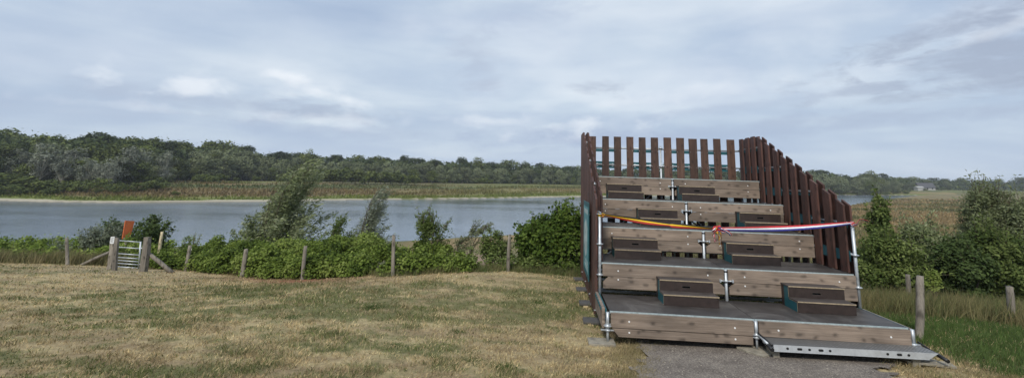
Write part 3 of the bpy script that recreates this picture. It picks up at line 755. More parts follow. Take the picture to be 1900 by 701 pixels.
o = postmesh((0, 0, 0), t-p, .055, M_postw, 71, name='bare_stake'); o.location = p; tag(o, 'pale peeled stake leaning right of the gate, behind the diagonal brace', 'stake')

# gate
gp = place(240, 497); gy = gp[1]
gate = empty('field_gate', 'small galvanised field gate with six bars hung between two heavy timber posts', 'gate', gp)
def G(u, v, dy=0): return at(u, v, gy+dy)-gp
m = MB()
for (a, b) in (((220,446),(260,449)), ((219,458),(260,461)), ((218,470),(259,473)), ((218,477),(259,480)), ((217,482.5),(258,485.5)), ((217,488),(257,491))):
    m.tube([G(*a), G(*b)], .016, 8)
m.tube([G(216.5,494.5), G(257,497.5)], .022, 8)
m.build('bar', M_galv, gate)
m = MB(); m.tube([G(219.5,445), G(216,496)], .024, 8); m.build('upright', M_galv, gate)
m = MB(); m.tube([G(261,448), G(257.5,498)], .024, 8); m.build('upright', M_galv, gate)
m = MB(); m.tube([G(261,460), G(265,460.5)], .018, 8); m.tube([G(258,490), G(263,490)], .018, 8); m.build('hinge', M_galv, gate)
for (ub, vb, ut, vt, r, l) in ((204.5,500,211,439,.075,'heavy timber gate post with a white notice'), (214.5,502,218,441,.062,'second timber post close to the gate latch'), (266,504,274,440,.105,'thick leaning timber post at the hinge side of the gate')):
    b = place(ub, vb); t = at(ut, vt, b[1]+.02)
    o = postmesh((0, 0, 0), t-b, r, M_post, int(ub), square=True, name='gate_post'); o.location = b; tag(o, l, 'gate post', 'timber posts of the field gate')
    if ub == 204.5: gpost = (o, b)
b = gpost[1]
def notice():
    c = at(208.5, 445.5, b[1]-.12)
    m = MB(); w, h = .058, .10; m.box(c[0]-w, c[0]+w, c[1]-.006, c[1], c[2]-h, c[2]+h); o = m.build('notice', plain('white_notice', (.75,.76,.76), .4, var=.04))
    tag(o, 'small white notice fixed to the left gate post', 'notice')
    m = MB()
    for i in range(5): m.box(c[0]-.04, c[0]+.04-.02*(i % 2), c[1]-.0085, c[1]-.0065, c[2]+.06-i*.03, c[2]+.068-i*.03)
    m.build('print', M_dark, o)
notice()
for (a, b_, r, l) in (((205,467),(149,491),.05,'long brace pole sloping down to the left of the gate'), ((188.5,475),(201,490),.045,'short strut under the left brace of the gate'), ((271,467),(321,505),.06,'squared brace plank sloping down right of the gate')):
    pb = place(b_[0], b_[1]+1); pt = at(a[0], a[1], pb[1]+.15)
    m = MB(); m.tube([(0, 0, -.02), (pt-pb)*.5+(0, 0, .01), pt-pb], [r*1.05, r, r*.9], 7); o = m.build('brace_pole', M_post, loc=pb); tag(o, l, 'brace', 'braces of the gate')

# orange information sign beyond the gate
sp_ = place(222, 492); sy = sp_[1]+1.0
g0 = at(223, 490, sy); g0[2] = gz(g0[0], g0[1])
sg = empty('information_sign', 'orange red information sign on a slanting post behind the gate', 'sign', g0)
def S_(u, v, dy=0): return at(u, v, sy+dy)-g0
m = MB(); m.tube([(0, 0, -.1), S_(235, 446, .06)], .05, 8); m.build('post', M_post, sg)
M_or = plain('orange_red_panel', (.72,.17,.05), .5, var=.2, scale=3)
c = [S_(227,443,0), S_(241,442,.28), S_(250,410,.30), S_(233,409,0)]
nrm = np.cross(c[1]-c[0], c[3]-c[0]); nrm /= np.linalg.norm(nrm)
m = MB(); m.hexa([c[0]-nrm*0, c[1], c[1]-nrm*.03, c[0]-nrm*.03, c[3], c[2], c[2]-nrm*.03, c[3]-nrm*.03]); pn = m.build('panel', M_or, sg)
def Q(a, b): return (c[0]*(1-a)+c[1]*a)*(1-b)+(c[3]*(1-a)+c[2]*a)*b
m = MB(); mw = MB()
for i in range(9):
    b0 = .90-i*.075; a1 = (.85, .7, .9, .6, .88, .75, .9, .5, .8)[i]
    f = [Q(.12, b0), Q(a1, b0), Q(a1, b0+.014), Q(.12, b0+.014)]; m.hexa([q+nrm*.001 for q in f]+[q+nrm*.003 for q in f])
m.build('print', plain('faded_lettering', (.5,.22,.13), .6), pn)
for a in ((.1,.32), (.4,.62), (.68,.92)):
    f = [Q(a[0], .02), Q(a[1], .02), Q(a[1], .055), Q(a[0], .055)]; mw.hexa([q+nrm*.001 for q in f]+[q+nrm*.004 for q in f])
mw.build('logo', M_white, pn)

# ------------------------------------------------------------------ foliage
def unit(v): return v/(np.linalg.norm(v, axis=-1, keepdims=True)+1e-9)
def leafquads(P, Nn, size, asp, r, T=None, droop=0):
    """pointed leaf of four corners at each P"""
    n = len(P); R_ = r.normal(size=(n, 3))
    T = unit(np.cross(Nn, R_)) if T is None else unit(T-Nn*(T*Nn).sum(1, keepdims=True))
    S = np.cross(Nn, T); L = (size*r.uniform(.5, 1.45, n))[:, None]; W = L*asp
    V = np.stack([P, P+T*L*.45+S*W*.5+Nn*L*.05, P+T*L-Nn*L*droop, P+T*L*.45-S*W*.5+Nn*L*.05], 1).reshape(-1, 3)
    return V, np.arange(4*n).reshape(-1, 4)
def lumps(r, n, cen, rad_, lr, flat=1):
    d = unit(r.normal(size=(n, 3)))*(r.uniform(0, 1, (n, 1))**.4)
    return np.array(cen)+d*np.array(rad_), lr*r.uniform(.6, 1.35, n)
def shellpts(r, n, LC, LR, up=.35, thick=.35, sq=.85):
    w = LR**2; i = r.choice(len(LC), n, p=w/w.sum())
    d = unit(r.normal(size=(n, 3))+np.array([0, 0, up])); q = 1-thick*r.uniform(0, 1, n)**1.3
    P = LC[i]+d*(LR[i]*q)[:, None]*np.array([1, 1, sq])
    Nn = unit(d*.7+np.array([0, 0, .55])+r.normal(size=(n, 3))*.45)
    return P, Nn, i
def crown(r, cen, rad_, n, leaf, asp, nl=22, lr=None, tone=.5, up=.35, T=None, extra=.06, zmin=None):
    lr = lr or float(np.mean(rad_))*.42
    LC, LR = lumps(r, nl, cen, np.array(rad_)*.72, lr)
    P, Nn, i = shellpts(r, n, LC, LR, up)
    Nn = unit(Nn+.35*unit(P-np.array(cen)))
    k = int(n*extra); P[:k] += unit(r.normal(size=(k, 3)))*lr*.5*r.uniform(0, 1, (k, 1))
    if zmin is not None: P[:, 2] = np.maximum(P[:, 2], zmin+r.uniform(0, .1, n))
    lt = r.uniform(0, 1, nl)
    tn = np.clip(tone+(lt[i]-.5)*.6+r.normal(0, .16, n), 0, 1)
    TT = None if T is None else np.tile(np.array(T, float), (n, 1))+r.normal(size=(n, 3))*.5
    V, Fc = leafquads(P, Nn, leaf, asp, r, TT)
    return V, Fc, np.repeat(tn, 4), LC
def join(parts):
    V = []; Fc = []; t = []; mi = []; o = 0
    for q in parts:
        V.append(q[0]); Fc.append(q[1]+o); t.append(q[2]); o += len(q[0]); mi.append(np.full(len(q[1]), q[3] if len(q) > 3 and np.isscalar(q[3]) else 0))
    return np.concatenate(V), np.concatenate(Fc), np.concatenate(t), np.concatenate(mi)
def quadsof(mb):        # MB (tubes without caps) -> arrays
    V = np.array(mb.v); Fc = np.array([f for f in mb.f if len(f) == 4]); return V, Fc, np.full(len(V), .5)

L_bram = leafmat('bramble_leaf', (.06,.095,.018), (.17,.235,.04), (.31,.375,.10), trans=.3)
L_hazel = leafmat('broad_bright_leaf', (.04,.075,.012), (.075,.125,.02), (.15,.21,.04), trans=.3)
L_willow = leafmat('willow_leaf', (.14,.175,.075), (.27,.31,.15), (.44,.47,.31), trans=.3)
L_willsil = leafmat('silver_willow_leaf', (.12,.145,.09), (.20,.225,.155), (.33,.36,.28), trans=.3)
L_dark = leafmat('dark_shrub_leaf', (.03,.05,.016), (.055,.085,.026), (.10,.14,.045), trans=.3)
L_mid = leafmat('mid_green_shrub_leaf', (.05,.08,.018), (.108,.148,.038), (.225,.27,.085), trans=.3)
L_olive = leafmat('grey_olive_leaf', (.10,.125,.05), (.195,.225,.105), (.36,.39,.24), trans=.3)
F_green = leafmat('far_green_crown', (.06,.08,.024), (.11,.138,.038), (.18,.205,.062), trans=.2, vary=.5)
F_dark = leafmat('far_dark_crown', (.03,.044,.018), (.052,.07,.026), (.085,.11,.04), trans=.2, vary=.45)
F_will = leafmat('far_grey_green_crown', (.10,.122,.06), (.175,.20,.10), (.27,.295,.165), trans=.2, vary=.4)
F_light = leafmat('far_light_green_crown', (.08,.10,.026), (.13,.155,.042), (.19,.21,.062), trans=.2, vary=.3)
F_dead = leafmat('far_pale_grey_crown', (.11,.125,.08), (.19,.205,.15), (.31,.325,.265), trans=.15, vary=.35)
M_bark = plain('bark', (.13,.105,.08), .9, var=.4, scale=12)
M_barkp = plain('pale_bark', (.36,.35,.29), .9, var=.35, scale=6)
M_twig = plain('twig', (.10,.075,.05), .9)

def stems(r, base, tips, r0, parent, mat=M_bark, name='stem', bend=.2):
    m = MB()
    for t in tips:
        b = np.array(base)+r.normal(size=3)*np.array([.06, .06, 0])*(r0*15); t = np.array(t, float)
        mid = (b+t)/2+np.array([(t[0]-b[0])*-.15, (t[1]-b[1])*-.15, abs(t[2]-b[2])*.08])+r.normal(size=3)*bend*.2
        m.tube([b-(0, 0, .1), (b+mid)/2+(0, 0, .02), mid, (mid+t)/2, t], [r0, r0*.85, r0*.65, r0*.45, r0*.2], 6, cap=False)
    return m.build(name, mat, parent)
def bush(label, cat, u, v0, ytop, y, hw, mat, leaf, asp=.6, n=6000, seed=1, tone=.5, nl=26, depth=None, T=None, shapes=None, twigs=40, name='shrub', group=None, lr=None, zlift=0., wisp=0., lumpk=.42):
    """u centre px, ytop top px, y depth (m), hw half width px"""
    r = rs(seed); t = at(u, ytop, y); x = t[0]; zb = gz(x, y)-.02; H = t[2]-zb; W = hw*y/F*1.02
    root = empty(name, label, cat, (x, y, zb), 0, group)
    parts = []; dpt = depth or W*.8
    shapes = shapes or [(0, .5, 1, 1)]
    LCs = []
    for (cx, cz, sx, sz) in shapes:
        c = crown(r, (cx*W, 0, H*(cz*.93+.02)+zlift), (W*sx, dpt*sx, H*.5*sz), int(n/len(shapes)), leaf, asp, nl=nl, tone=tone, T=T, lr=lr or min(W*sx, H*.5*sz)*lumpk, zmin=.03)
        parts.append(c[:3]); LCs.append(c[3])
    LC = np.concatenate(LCs)
    # leafy shoots beyond the outline
    if twigs:
        TP = []; TD = []; tips = []
        for j in range(twigs):
            k = r.randint(len(LC)); d = unit(np.array([LC[k][0]/W, LC[k][1]/W, abs(LC[k][2]/H-.2)*1.6+.5])+r.normal(size=3)*.35+np.array([wisp, 0, 0]))
            l = (lr or min(W, H*.5)*.42)*r.uniform(1.0, 1.65); s = np.linspace(.3, 1, 20)[:, None]
            TP.append(LC[k]+d*l*s+np.array([wisp, 0, -.25])*(s**2)*l*.25+r.normal(size=(20, 3))*leaf*.45); TD.append(np.tile(d, (20, 1))+r.normal(size=(20, 3))*.7); tips.append((LC[k], d, l))
        P = np.concatenate(TP); Td = np.concatenate(TD); Nn = unit(r.normal(size=P.shape)+np.array([0, 0, .8]))
        V, Fc = leafquads(P, Nn, leaf, asp, r, Td); parts.append((V, Fc, np.repeat(np.clip(r.normal(tone+.12, .15, len(P)), 0, 1), 4)))
        tm = MB()
        for c0, d, l in tips: tm.tube([c0+d*l*q+np.array([wisp, 0, -.25])*q*q*l*.25 for q in (0, .5, 1)], [.009, .006, .003], 4, cap=False)
        tm.build('twig', M_twig, root)
    V, Fc, tn, _ = join(parts)
    link('foliage', npmesh('foliage', V, Fc, mat, attrs={'tone': tn}), root)
    sel = LC[r.choice(len(LC), min(len(LC), 9), replace=False)]
    stems(r, (0, 0, 0), sel, max(.012, H*.012), root)
    return root

# big leafy bush left of the stand
bush('large dense leafy bush left of the stand, behind the fence', 'bush', 1022, 500, 378, 13.6, 70, L_hazel, .09, .7, 24000, 11, .55, nl=44, twigs=90, depth=1.3,
     shapes=[(0,.42,1,.95),(-.35,.42,.65,.7),(.38,.62,.6,.75),(-.05,.2,1.05,.5)])
bush('low dark green sapling between the loose shrub and the large leafy bush', 'bush', 916, 490, 425, 13.4, 30, L_mid, .06, .6, 2600, 12, .45, nl=16, twigs=30)
bush('loose grey green shrub rising above the brambles, right of its middle', 'shrub', 806, 480, 383, 14.6, 46, L_mid, .055, .55, 4800, 13, .5, nl=20, twigs=70, shapes=[(0,.4,1,.85),(-.25,.68,.4,.55)], wisp=.1)
bush('drooping reddish shrub leaning right beside the bare sandy slope', 'shrub', 872, 480, 412, 15.5, 36, L_olive, .05, .5, 1500, 14, .45, nl=14, twigs=60, wisp=.9, shapes=[(-.3,.45,.7,.6),(.35,.8,.5,.25)])
# willows
def windwillow(label, ub, y, utop, vtop, hw, mat, n, seed, leaf=.085, lean=1.0, nb=60, fat=1.0):
    """many stems from one stool; the outer ones short and spreading, the middle ones long, all swept by the wind"""
    r = rs(seed); b = at(ub, 440, y); zb = gz(b[0], y); t = at(utop, vtop, y); H = (t[2]-zb)*1.12; dx = t[0]-b[0]; W = hw*y/F
    root = empty('willow', label, 'willow', (b[0], y, zb)); m = MB(); TP = []; TD = []; tn = []
    for j in range(nb):
        a = r.uniform(-1, 1); env = (1-abs(a)**1.7)**.8; hj = H*(.26+.5*env)*r.uniform(.5, 1.0)
        if j < nb//4: a = r.uniform(-.22, .22); hj = H*r.uniform(.74, 1.0)
        xb = a*W*.45; q = hj/H; xt = a*W*1.0+dx*q**1.7+r.normal(0, .04)*W; yt = r.normal(0, W*.35)
        s = np.linspace(0, 1, 14)[:, None]
        pth = np.c_[xb+(xt-xb)*(.75*s+.25*s**3), yt*s, hj*(s-.10*s**4)]
        pth[:, 0] += lean*.10*H*(s[:, 0]**4)
        m.tube(pth, list(np.linspace(.03, .004, 14)*max(.5, q)), 5, cap=False)
        k = int(n/nb*(q+.2)); w_ = r.uniform(.12, 1, k)**.85; i0 = np.clip((w_*13).astype(int), 0, 12); fr = (w_*13-i0)[:, None]
        p = pth[i0]*(1-fr)+pth[i0+1]*fr; d = unit(pth[i0+1]-pth[i0]); rad_ = H*.075*fat*(1.25-w_[:, None])
        off = unit(r.normal(size=(k, 3)))*np.abs(r.normal(size=(k, 1)))*rad_+np.array([lean, 0, .1])*np.abs(r.normal(size=(k, 1)))*rad_*.7
        TP.append(p+off); TD.append(d*.8+np.array([.9*lean, 0, 0])+r.normal(size=(k, 3))*.4); tn.append(np.clip(r.normal(.45+.3*r.uniform(-1, 1), .18, k), 0, 1))
    P = np.concatenate(TP); Td = np.concatenate(TD); Nn = unit(r.normal(size=P.shape)+np.array([0, -.2, .7])); P[:, 2] = np.maximum(P[:, 2], .05)
    V, Fc = leafquads(P, Nn, leaf, .32, r, Td)
    link('foliage', npmesh('foliage', V, Fc, mat, attrs={'tone': np.repeat(np.concatenate(tn), 4)}), root)
    m.build('stem', M_twig, root)
    return root
windwillow('tall wind bent willow bush with a plume leaning right, behind the brambles', 498, 22.5, 560, 296, 80, L_willow, 30000, 21, .15, nb=110)
windwillow('pale silvery willow bush right of the tall wind bent willow', 668, 23, 700, 345, 46, L_willsil, 11000, 22, .12, nb=60)
windwillow('small dark leafy sapling standing between the two willow bushes', 618, 21, 640, 384, 44, L_mid, 5000, 23, .13, lean=.4, nb=30, fat=1.3)
windwillow('thin feathery sapling before the water left of the tall willow', 362, 20, 370, 422, 34, L_olive, 1300, 24, .08, lean=.2, nb=22)
bush('airy blue grey shrub left of the gate, against the water', 'shrub', 180, 470, 408, 19.0, 52, L_willsil, .10, .4, 1700, 25, .3, nl=20, twigs=80, shapes=[(-.1,.35,1,.7),(.35,.6,.5,.7)])
bush('dark green shrub behind the orange sign', 'shrub', 226, 470, 402, 20.5, 36, L_dark, .11, .5, 2300, 26, .6, nl=18, twigs=60)
bush('round dark leafy shrub right of the orange sign, against the water', 'shrub', 283, 470, 392, 19.5, 34, L_dark, .10, .6, 2600, 27, .75, nl=20, twigs=70, wisp=.2)
bush('yellowish low shrub directly behind the gate', 'shrub', 250, 480, 436, 17.6, 26, L_light if False else L_bram, .07, .6, 1500, 28, .6, nl=14, twigs=20)
# right of the stand
bush('tall dark green shrub just right of the stand, in front of the lake tip', 'shrub', 1622, 520, 342, 15.0, 38, L_mid, .085, .55, 14000, 31, .45, nl=54, lumpk=.29, twigs=120, shapes=[(0,.34,1.15,.7),(0,.68,.62,.62)])
bush('broad green bush low behind the right corner post', 'bush', 1640, 520, 412, 13.5, 66, L_mid, .08, .5, 15000, 32, .5, nl=45, lumpk=.29, twigs=70)
bush('pale grey green willow bush in front of the tan field', 'willow', 1712, 520, 384, 14.5, 58, L_olive, .10, .34, 16000, 33, .5, nl=51, lumpk=.29, twigs=120)
bush('dark low bush between the pale willow and the big bush', 'bush', 1778, 520, 425, 13.2, 52, L_dark, .085, .6, 9000, 34, .7, nl=39, lumpk=.29, twigs=50)
bush('big silvery topped willow bush at the right edge', 'willow', 1822, 520, 322, 15.5, 78, L_olive, .095, .36, 26000, 35, .45, nl=75, lumpk=.29, twigs=200, shapes=[(0,.36,1.1,.75),(0,.7,.7,.6)], wisp=.15)
bush('deep green bush under the big silvery willow', 'bush', 1840, 520, 400, 13.6, 74, L_mid, .085, .55, 18000, 36, .5, nl=51, lumpk=.29, twigs=80)
bush('tall shrub cut by the right edge of the photograph', 'shrub', 1900, 520, 334, 14.6, 78, L_olive, .095, .36, 18000, 37, .4, nl=60, lumpk=.29, twigs=140, shapes=[(0,.4,1,.8),(.1,.7,.7,.6)])
bush('small yellow green bush behind the pair of posts', 'bush', 1722, 520, 478, 12.3, 16, L_bram, .07, .5, 900, 38, .85, nl=10, twigs=16)

# bramble bank: a continuous thicket
def bank(seed, xs, n, off, dep, hh, leaf, mat, tone, name, label=None, kind='stuff', nl=160, asp=.75):
    r = rs(seed); x = r.uniform(xs[0], xs[1], nl); s = r.uniform(0, 1, nl)
    y = np.interp(x, FX, FY)+off+s*dep; H = hh(x, s)*r.uniform(.75, 1.12, nl)
    H = H*(.84+.32*vnoise(x*1.1, y*1.1, 4)); LR = r.uniform(.2, .46, nl)*np.clip(H, .35, 1); z = terra(x, y)[0]+np.maximum(H-LR, .05)
    LC = np.c_[x, y, z]
    # second layer lower at the front
    k = nl//2; x2 = r.uniform(xs[0], xs[1], k); y2 = np.interp(x2, FX, FY)+off+r.uniform(-.1, .25, k); z2 = terra(x2, y2)[0]+r.uniform(.1, .5, k)*hh(x2, np.zeros(k))
    LC = np.r_[LC, np.c_[x2, y2, z2]]; LR = np.r_[LR, r.uniform(.22, .36, k)]
    P, Nn, i = shellpts(r, n, LC, LR, .5, .4); k = n//14; P[:k, 2] += np.abs(r.normal(size=k))*.10; P[:k] += r.normal(size=(k, 3))*.05; g_ = terra(P[:, 0], P[:, 1])[0]; ok = P[:, 2] > g_+.02; P, Nn, i = P[ok], Nn[ok], i[ok]
    V, Fc = leafquads(P, Nn, leaf, asp, r)
    lt = r.uniform(0, 1, len(LC)); tn = np.clip(tone+(lt[i]-.5)*.5+(fbm(P[:, 0]*1.3, P[:, 2]*2+P[:, 1], 12)-.5)*1.1+r.normal(0, .17, len(P)), 0, 1)
    o = link(name, npmesh(name, V, Fc, mat, attrs={'tone': np.repeat(tn, 4)})); return tag(o, label, name.replace('_', ' ') if label else None, None, kind)
def hb(x, s): return (.80+.06*sstep(-8.5, -6, x)-.30*sstep(-5, -3.2, x)-.48*sstep(-2.4, -1.0, x))*(.75+.35*np.sin(s*PI*.8))+.22*s
bank(41, (-11.6, -.9), 115000, .3, 3.8, hb, .07, L_bram, .45, 'bramble_thicket', 'dense bright green bramble thicket filling the bank behind the fence posts')
def hb2(x, s): return .42+.15*np.sin(x*1.7)+.75*s
bank(42, (-26, -10.6), 42000, 1.0, 5.5, hb2, .09, L_bram, .45, 'undergrowth', 'low green undergrowth along the bank left of the gate', nl=240)
bank(43, (-1.6, 3.5), 6500, .5, 2.2, lambda x, s: .28+.25*s, .07, L_mid, .6, 'ground_cover', 'low green ground cover at the foot of the large leafy bush', nl=70)

bank(44, (2.6, 7.8), 15000, .9, 4.0, lambda x, s: .45+.3*s, .08, L_mid, .5, 'rough_scrub', 'low green scrub on the slope behind the stand', nl=110)
# ------------------------------------------------------------------ grasses
def blades(name, P, h, w, col, r, lean=.5, bend=True, label=None, wind=(.15, 0)):
    n = len(P); a = r.uniform(0, 2*PI, n); le = np.abs(r.normal(0, lean, n)); 
    d = np.c_[np.cos(a)*le+wind[0], np.sin(a)*le+wind[1], np.ones(n)]; d = unit(d)
    s = np.c_[-np.sin(a+1.3), np.cos(a+1.3), np.zeros(n)]*w[:, None]*.5
    mid = P+d*h[:, None]*.55; tip = mid+unit(d+np.c_[d[:, :2]*.9, np.zeros(n)])*h[:, None]*.5
    V = np.stack([P-s, P+s, mid+s*.7, mid-s*.7, tip], 1).reshape(-1, 3); b = np.arange(n)*5
    T = np.concatenate([np.c_[b, b+1, b+2], np.c_[b, b+2, b+3], np.c_[b+3, b+2, b+4]])
    o = link(name, npmesh(name, V, T, M_blade, colors=np.repeat(col, 5, 0))); tag(o, label, 'grass', None, 'stuff'); return o
def lawnpts(r, n, a0, a1, r0, r1):
    a = r.uniform(a0, a1, n)*PI/180; R_ = r0*np.exp(r.uniform(0, 1, n)*math.log(r1/r0)); return R_*np.sin(a), R_*np.cos(a), R_
r = rs(5)
x, y, R_ = lawnpts(r, 440000, -66, 58, 2.9, 27)
fyy = np.interp(x, FX, FY)
cl = fbm(x*5, y*5, 120); ok = (y < fyy+.4) & (r.uniform(0, 1, len(x)) < sstep(.25, .6, cl)+.25)
ok &= ~inside(x+(fbm(x*4, y*4, 8)-.5)*.5, y+(fbm(x*4, y*4, 18)-.5)*.5, PATHP+np.array([0, 0]))
fy_ = np.interp(x, FX, FY); rd_ = np.exp(-((x+5.4)/2.1)**2-((y-fy_+.32)/.6)**2)*.8; gs_ = np.exp(-((x+11.6)/1.9)**2-((y-14.6)/1.0)**2)*sstep(.3, .6, fbm(x*1.5, y*3, 66)+.12)
br_ = sstep(.52, .66, fbm(x*1.1, y*2.2, 140))*.55
ok &= r.uniform(0, 1, len(x)) > np.maximum(np.maximum(rd_*1.15, gs_*.9), br_)
x, y, R_, cl = x[ok], y[ok], R_[ok], cl[ok]
gr = greenness(x+r.normal(0, .06, len(x)), y+r.normal(0, .06, len(x)))
z = terra(x, y)[0]
bare = sstep(.35, .6, fbm(x*.8, y*.8, 130))
rt = sstep(6.2, 7.6, x)
h = (.026+.04*cl+.015*gr)*(.6+.7*r.uniform(0, 1, len(x)))*(1+1.3*rt)*(1.1-.4*bare); w = .0026+.0010*R_
tn = r.uniform(.6, 1.5, len(x))[:, None]; pale = (r.uniform(0, 1, len(x)) < .25)[:, None]
st_ = (r.uniform(0, 1, len(x)) < gr*.85+.03)[:, None]
colr = np.where(st_, C(.125,.14,.05), np.where(pale, C(.52,.425,.235), C(.34,.26,.145)))*tn
bm_ = (.72+.6*sstep(.3,.7,.5*fbm(x*.9, y*2.4, 70)+.5*fbm(x*4, y*8, 75)))[::1, None]; colr = colr*(2.0-.8*bm_)
blades('lawn_grass', np.c_[x, y, z], h, w, colr, r, 1.1, label='short dry grass of the meadow, straw coloured with green patches')
# tufts
def tuftfield(name, label, cx, cy, per, hh, colA, colB, seed, spread=.09, wf=.00085, lean=.45, wind=(.15, 0)):
    r = rs(seed); n = len(cx)*per; x = np.repeat(cx, per)+r.normal(0, spread, n); y = np.repeat(cy, per)+r.normal(0, spread, n)
    hs = np.repeat(r.uniform(.6, 1.3, len(cx)), per)*hh*r.uniform(.45, 1.1, n); t = np.repeat(r.uniform(0, 1, len(cx)), per)[:, None]
    cc = (np.array(colA)*(1-t)+np.array(colB)*t)*r.uniform(.65, 1.35, n)[:, None]
    return blades(name, np.c_[x, y, terra(x, y)[0]-.01], hs, .003+wf*np.hypot(x, y), cc, r, lean, label=label, wind=wind)
r = rs(8); x, y, R_ = lawnpts(r, 1500, -50, 50, 3.4, 13)
ok = (y < np.interp(x, FX, FY)-.1) & (x < 6) & ~inside(x, y, PATHP) & (fbm(x*.9, y*.9, 61) > .5); tuftfield('dry_tufts', 'pale dry grass tufts scattered over the meadow', x[ok], y[ok], 26, .07, (.36,.29,.16), (.20,.17,.08), 81, .05, .0006, .8)
gt = [(850,617),(933,679),(886,670),(540,590),(660,500),(1000,560),(880,655),(772,600),(690,570),(905,520),(1010,500),(1040,515),(730,640)]
gp_ = np.array([place(*q) for q in gt])
tuftfield('green_weeds', 'small bright green weed patches in the dry meadow', gp_[:, 0], gp_[:, 1], 260, .045, (.04,.085,.02), (.07,.12,.03), 82, .085, .0009, .9)
# straw edge at the path and under the front foot
q = np.array([(1.25+.1*k, 7.35-.42*k*.5) for k in range(0)]+[(1.55+r.normal(0,.16), yy) for yy in r.uniform(4.2, 7.3, 150)])
q[:, 0] += np.interp(q[:, 1], [4, 5.6, 7.2], [-.55, -.15, .2])
q2 = np.c_[r.uniform(5.0, 6.1, 80), r.uniform(5.6, 7.3, 80)]; q = np.r_[q, q2]
tuftfield('path_edge_grass', 'straw coloured grass creeping over the edges of the path', q[:, 0], q[:, 1], 60, .085, (.38,.31,.18), (.22,.19,.085), 83, .07, .0005, .9)
# tall grass along the bank left of the gate, at the brambles' foot and by the big bush
xx = r.uniform(-26, -13.0, 900); yy = np.interp(xx, FX, FY)+r.uniform(.45, 1.7, 900)
tuftfield('tall_grass', 'tall straw coloured grass along the fence left of the gate', xx, yy, 40, .42, (.30,.25,.13), (.14,.15,.06), 84, .12, .0007, .3)
xx = r.uniform(-3.2, 2.6, 300); yy = np.interp(xx, FX, FY)+r.uniform(.0, .75, 300)
tuftfield('verge_grass', 'green verge grass along the fence in front of the leafy bush', xx, yy, 46, .2, (.10,.14,.045), (.24,.21,.10), 85, .1, .0006, .5)
xx = r.uniform(-12, -3.5, 200); yy = np.interp(xx, FX, FY)+r.uniform(.3, .8, 200)
tuftfield('bank_grass', 'thin dry grass and leaf litter at the foot of the brambles', xx, yy, 26, .1, (.22,.15,.08), (.15,.14,.06), 86, .12, .0006, .7)
# right side
n = 1500; xx = r.uniform(5.6, 15, n); yy = r.uniform(7.6, 13.5, n); ok = (yy > 7.2+.0*xx) & (yy > np.interp(xx, [5.6, 7.0, 9.0, 12], [13.0, 9.3, 8.6, 9.0])); xx, yy = xx[ok], yy[ok]
tuftfield('rough_grass', 'tall rough seeding grass behind the posts right of the stand', xx, yy, 48, .46, (.24,.20,.095), (.10,.125,.045), 87, .12, .0008, .35)
n = 1300; xx = r.uniform(5.75, 12, n); yy = r.uniform(5.6, 10.5, n); ok = yy < np.interp(xx, [5.6, 7.0, 9.0, 12], [13.0, 9.6, 9.0, 9.4]); ok &= ~((xx < 6.15) & (yy < 11.8)); xx, yy = xx[ok], yy[ok]
tuftfield('green_grass', 'lush green grass on the slope right of the stand', xx, yy, 60, .14, (.075,.13,.03), (.11,.15,.05), 88, .12, .0009, .6)
# reeds and rough herbs on the far bank
r = rs(90); n = 60000; x = r.uniform(-190, 260, n); y = np.interp(x, FAR[:, 0], FAR[:, 1])+r.uniform(1.5, 1, n)+70*r.uniform(0, 1, n)**1.5
z, dn_, df_, far_, ins_ = terra(x, y); ok = far_ & (df_ > 2.2) & (fbm(x*.08, df_*.3, 95)+.1*r.uniform(0, 1, n) > .45); x, y, z, df_ = x[ok], y[ok], z[ok], df_[ok]
cc = gcol(x, y, dn_[ok], df_, far_[ok], ins_[ok])*r.uniform(.6, 1.35, len(x))[:, None]
blades('bank_herbage', np.c_[x, y, z], (.35+.5*r.uniform(0, 1, len(x)))*sstep(0, 14, df_)+.12, r.uniform(.2, .5, len(x)), cc, r, .5, label='brown and green herbage covering the far bank of the lake')
# herbage of the low open land on the right
r = rs(91); n = 60000; a = r.uniform(8, 58, n)*PI/180; R_ = 18*np.exp(r.uniform(0, 1, n)*math.log(16)); x, y = R_*np.sin(a), R_*np.cos(a)
z, dn_, df_, far_, ins_ = terra(x, y); ok = (~far_) & (~ins_) & (dn_ > 1.5); x, y, z, R_ = x[ok], y[ok], z[ok], R_[ok]
cc = gcol(x, y, dn_[ok], df_[ok], far_[ok], ins_[ok])*r.uniform(.65, 1.4, len(x))[:, None]
blades('field_grass', np.c_[x, y, z], .25+.35*r.uniform(0, 1, len(x)), .01+.003*R_, cc, r, .4, label='tan dry grass of the low field beyond the bushes on the right')

r = rs(55); k = 1500; xs = r.uniform(1.4, 5.4, k); ys = r.uniform(3.6, 7.3, k); ok = inside(xs, ys, PATHP); xs, ys = xs[ok], ys[ok]; k = len(xs)
sz = r.uniform(.004, .011, k)[:, None]; c0 = np.c_[xs, ys, terra(xs, ys)[0]+.032]
o6 = np.array([(1,0,0),(0,1,0),(-1,0,0),(0,-1,0),(0,0,.7),(0,0,-.7)], float)
Vs = (c0[:, None, :]+o6[None]*(sz*1.0)[:, :, None]*r.uniform(.6, 1.3, (k, 6, 1))).reshape(-1, 3); f8 = np.array([(0,1,4),(1,2,4),(2,3,4),(3,0,4),(1,0,5),(2,1,5),(3,2,5),(0,3,5)])
Fs = (f8[None]+6*np.arange(k)[:, None, None]).reshape(-1, 3)
tag(link('gravel', npmesh('gravel', Vs, Fs, M_blade, colors=np.repeat(C(.38,.34,.28)*r.uniform(.5, 1.5, k)[:, None], 6, 0))), 'loose pale stones scattered on the old asphalt path', 'gravel', None, 'stuff')
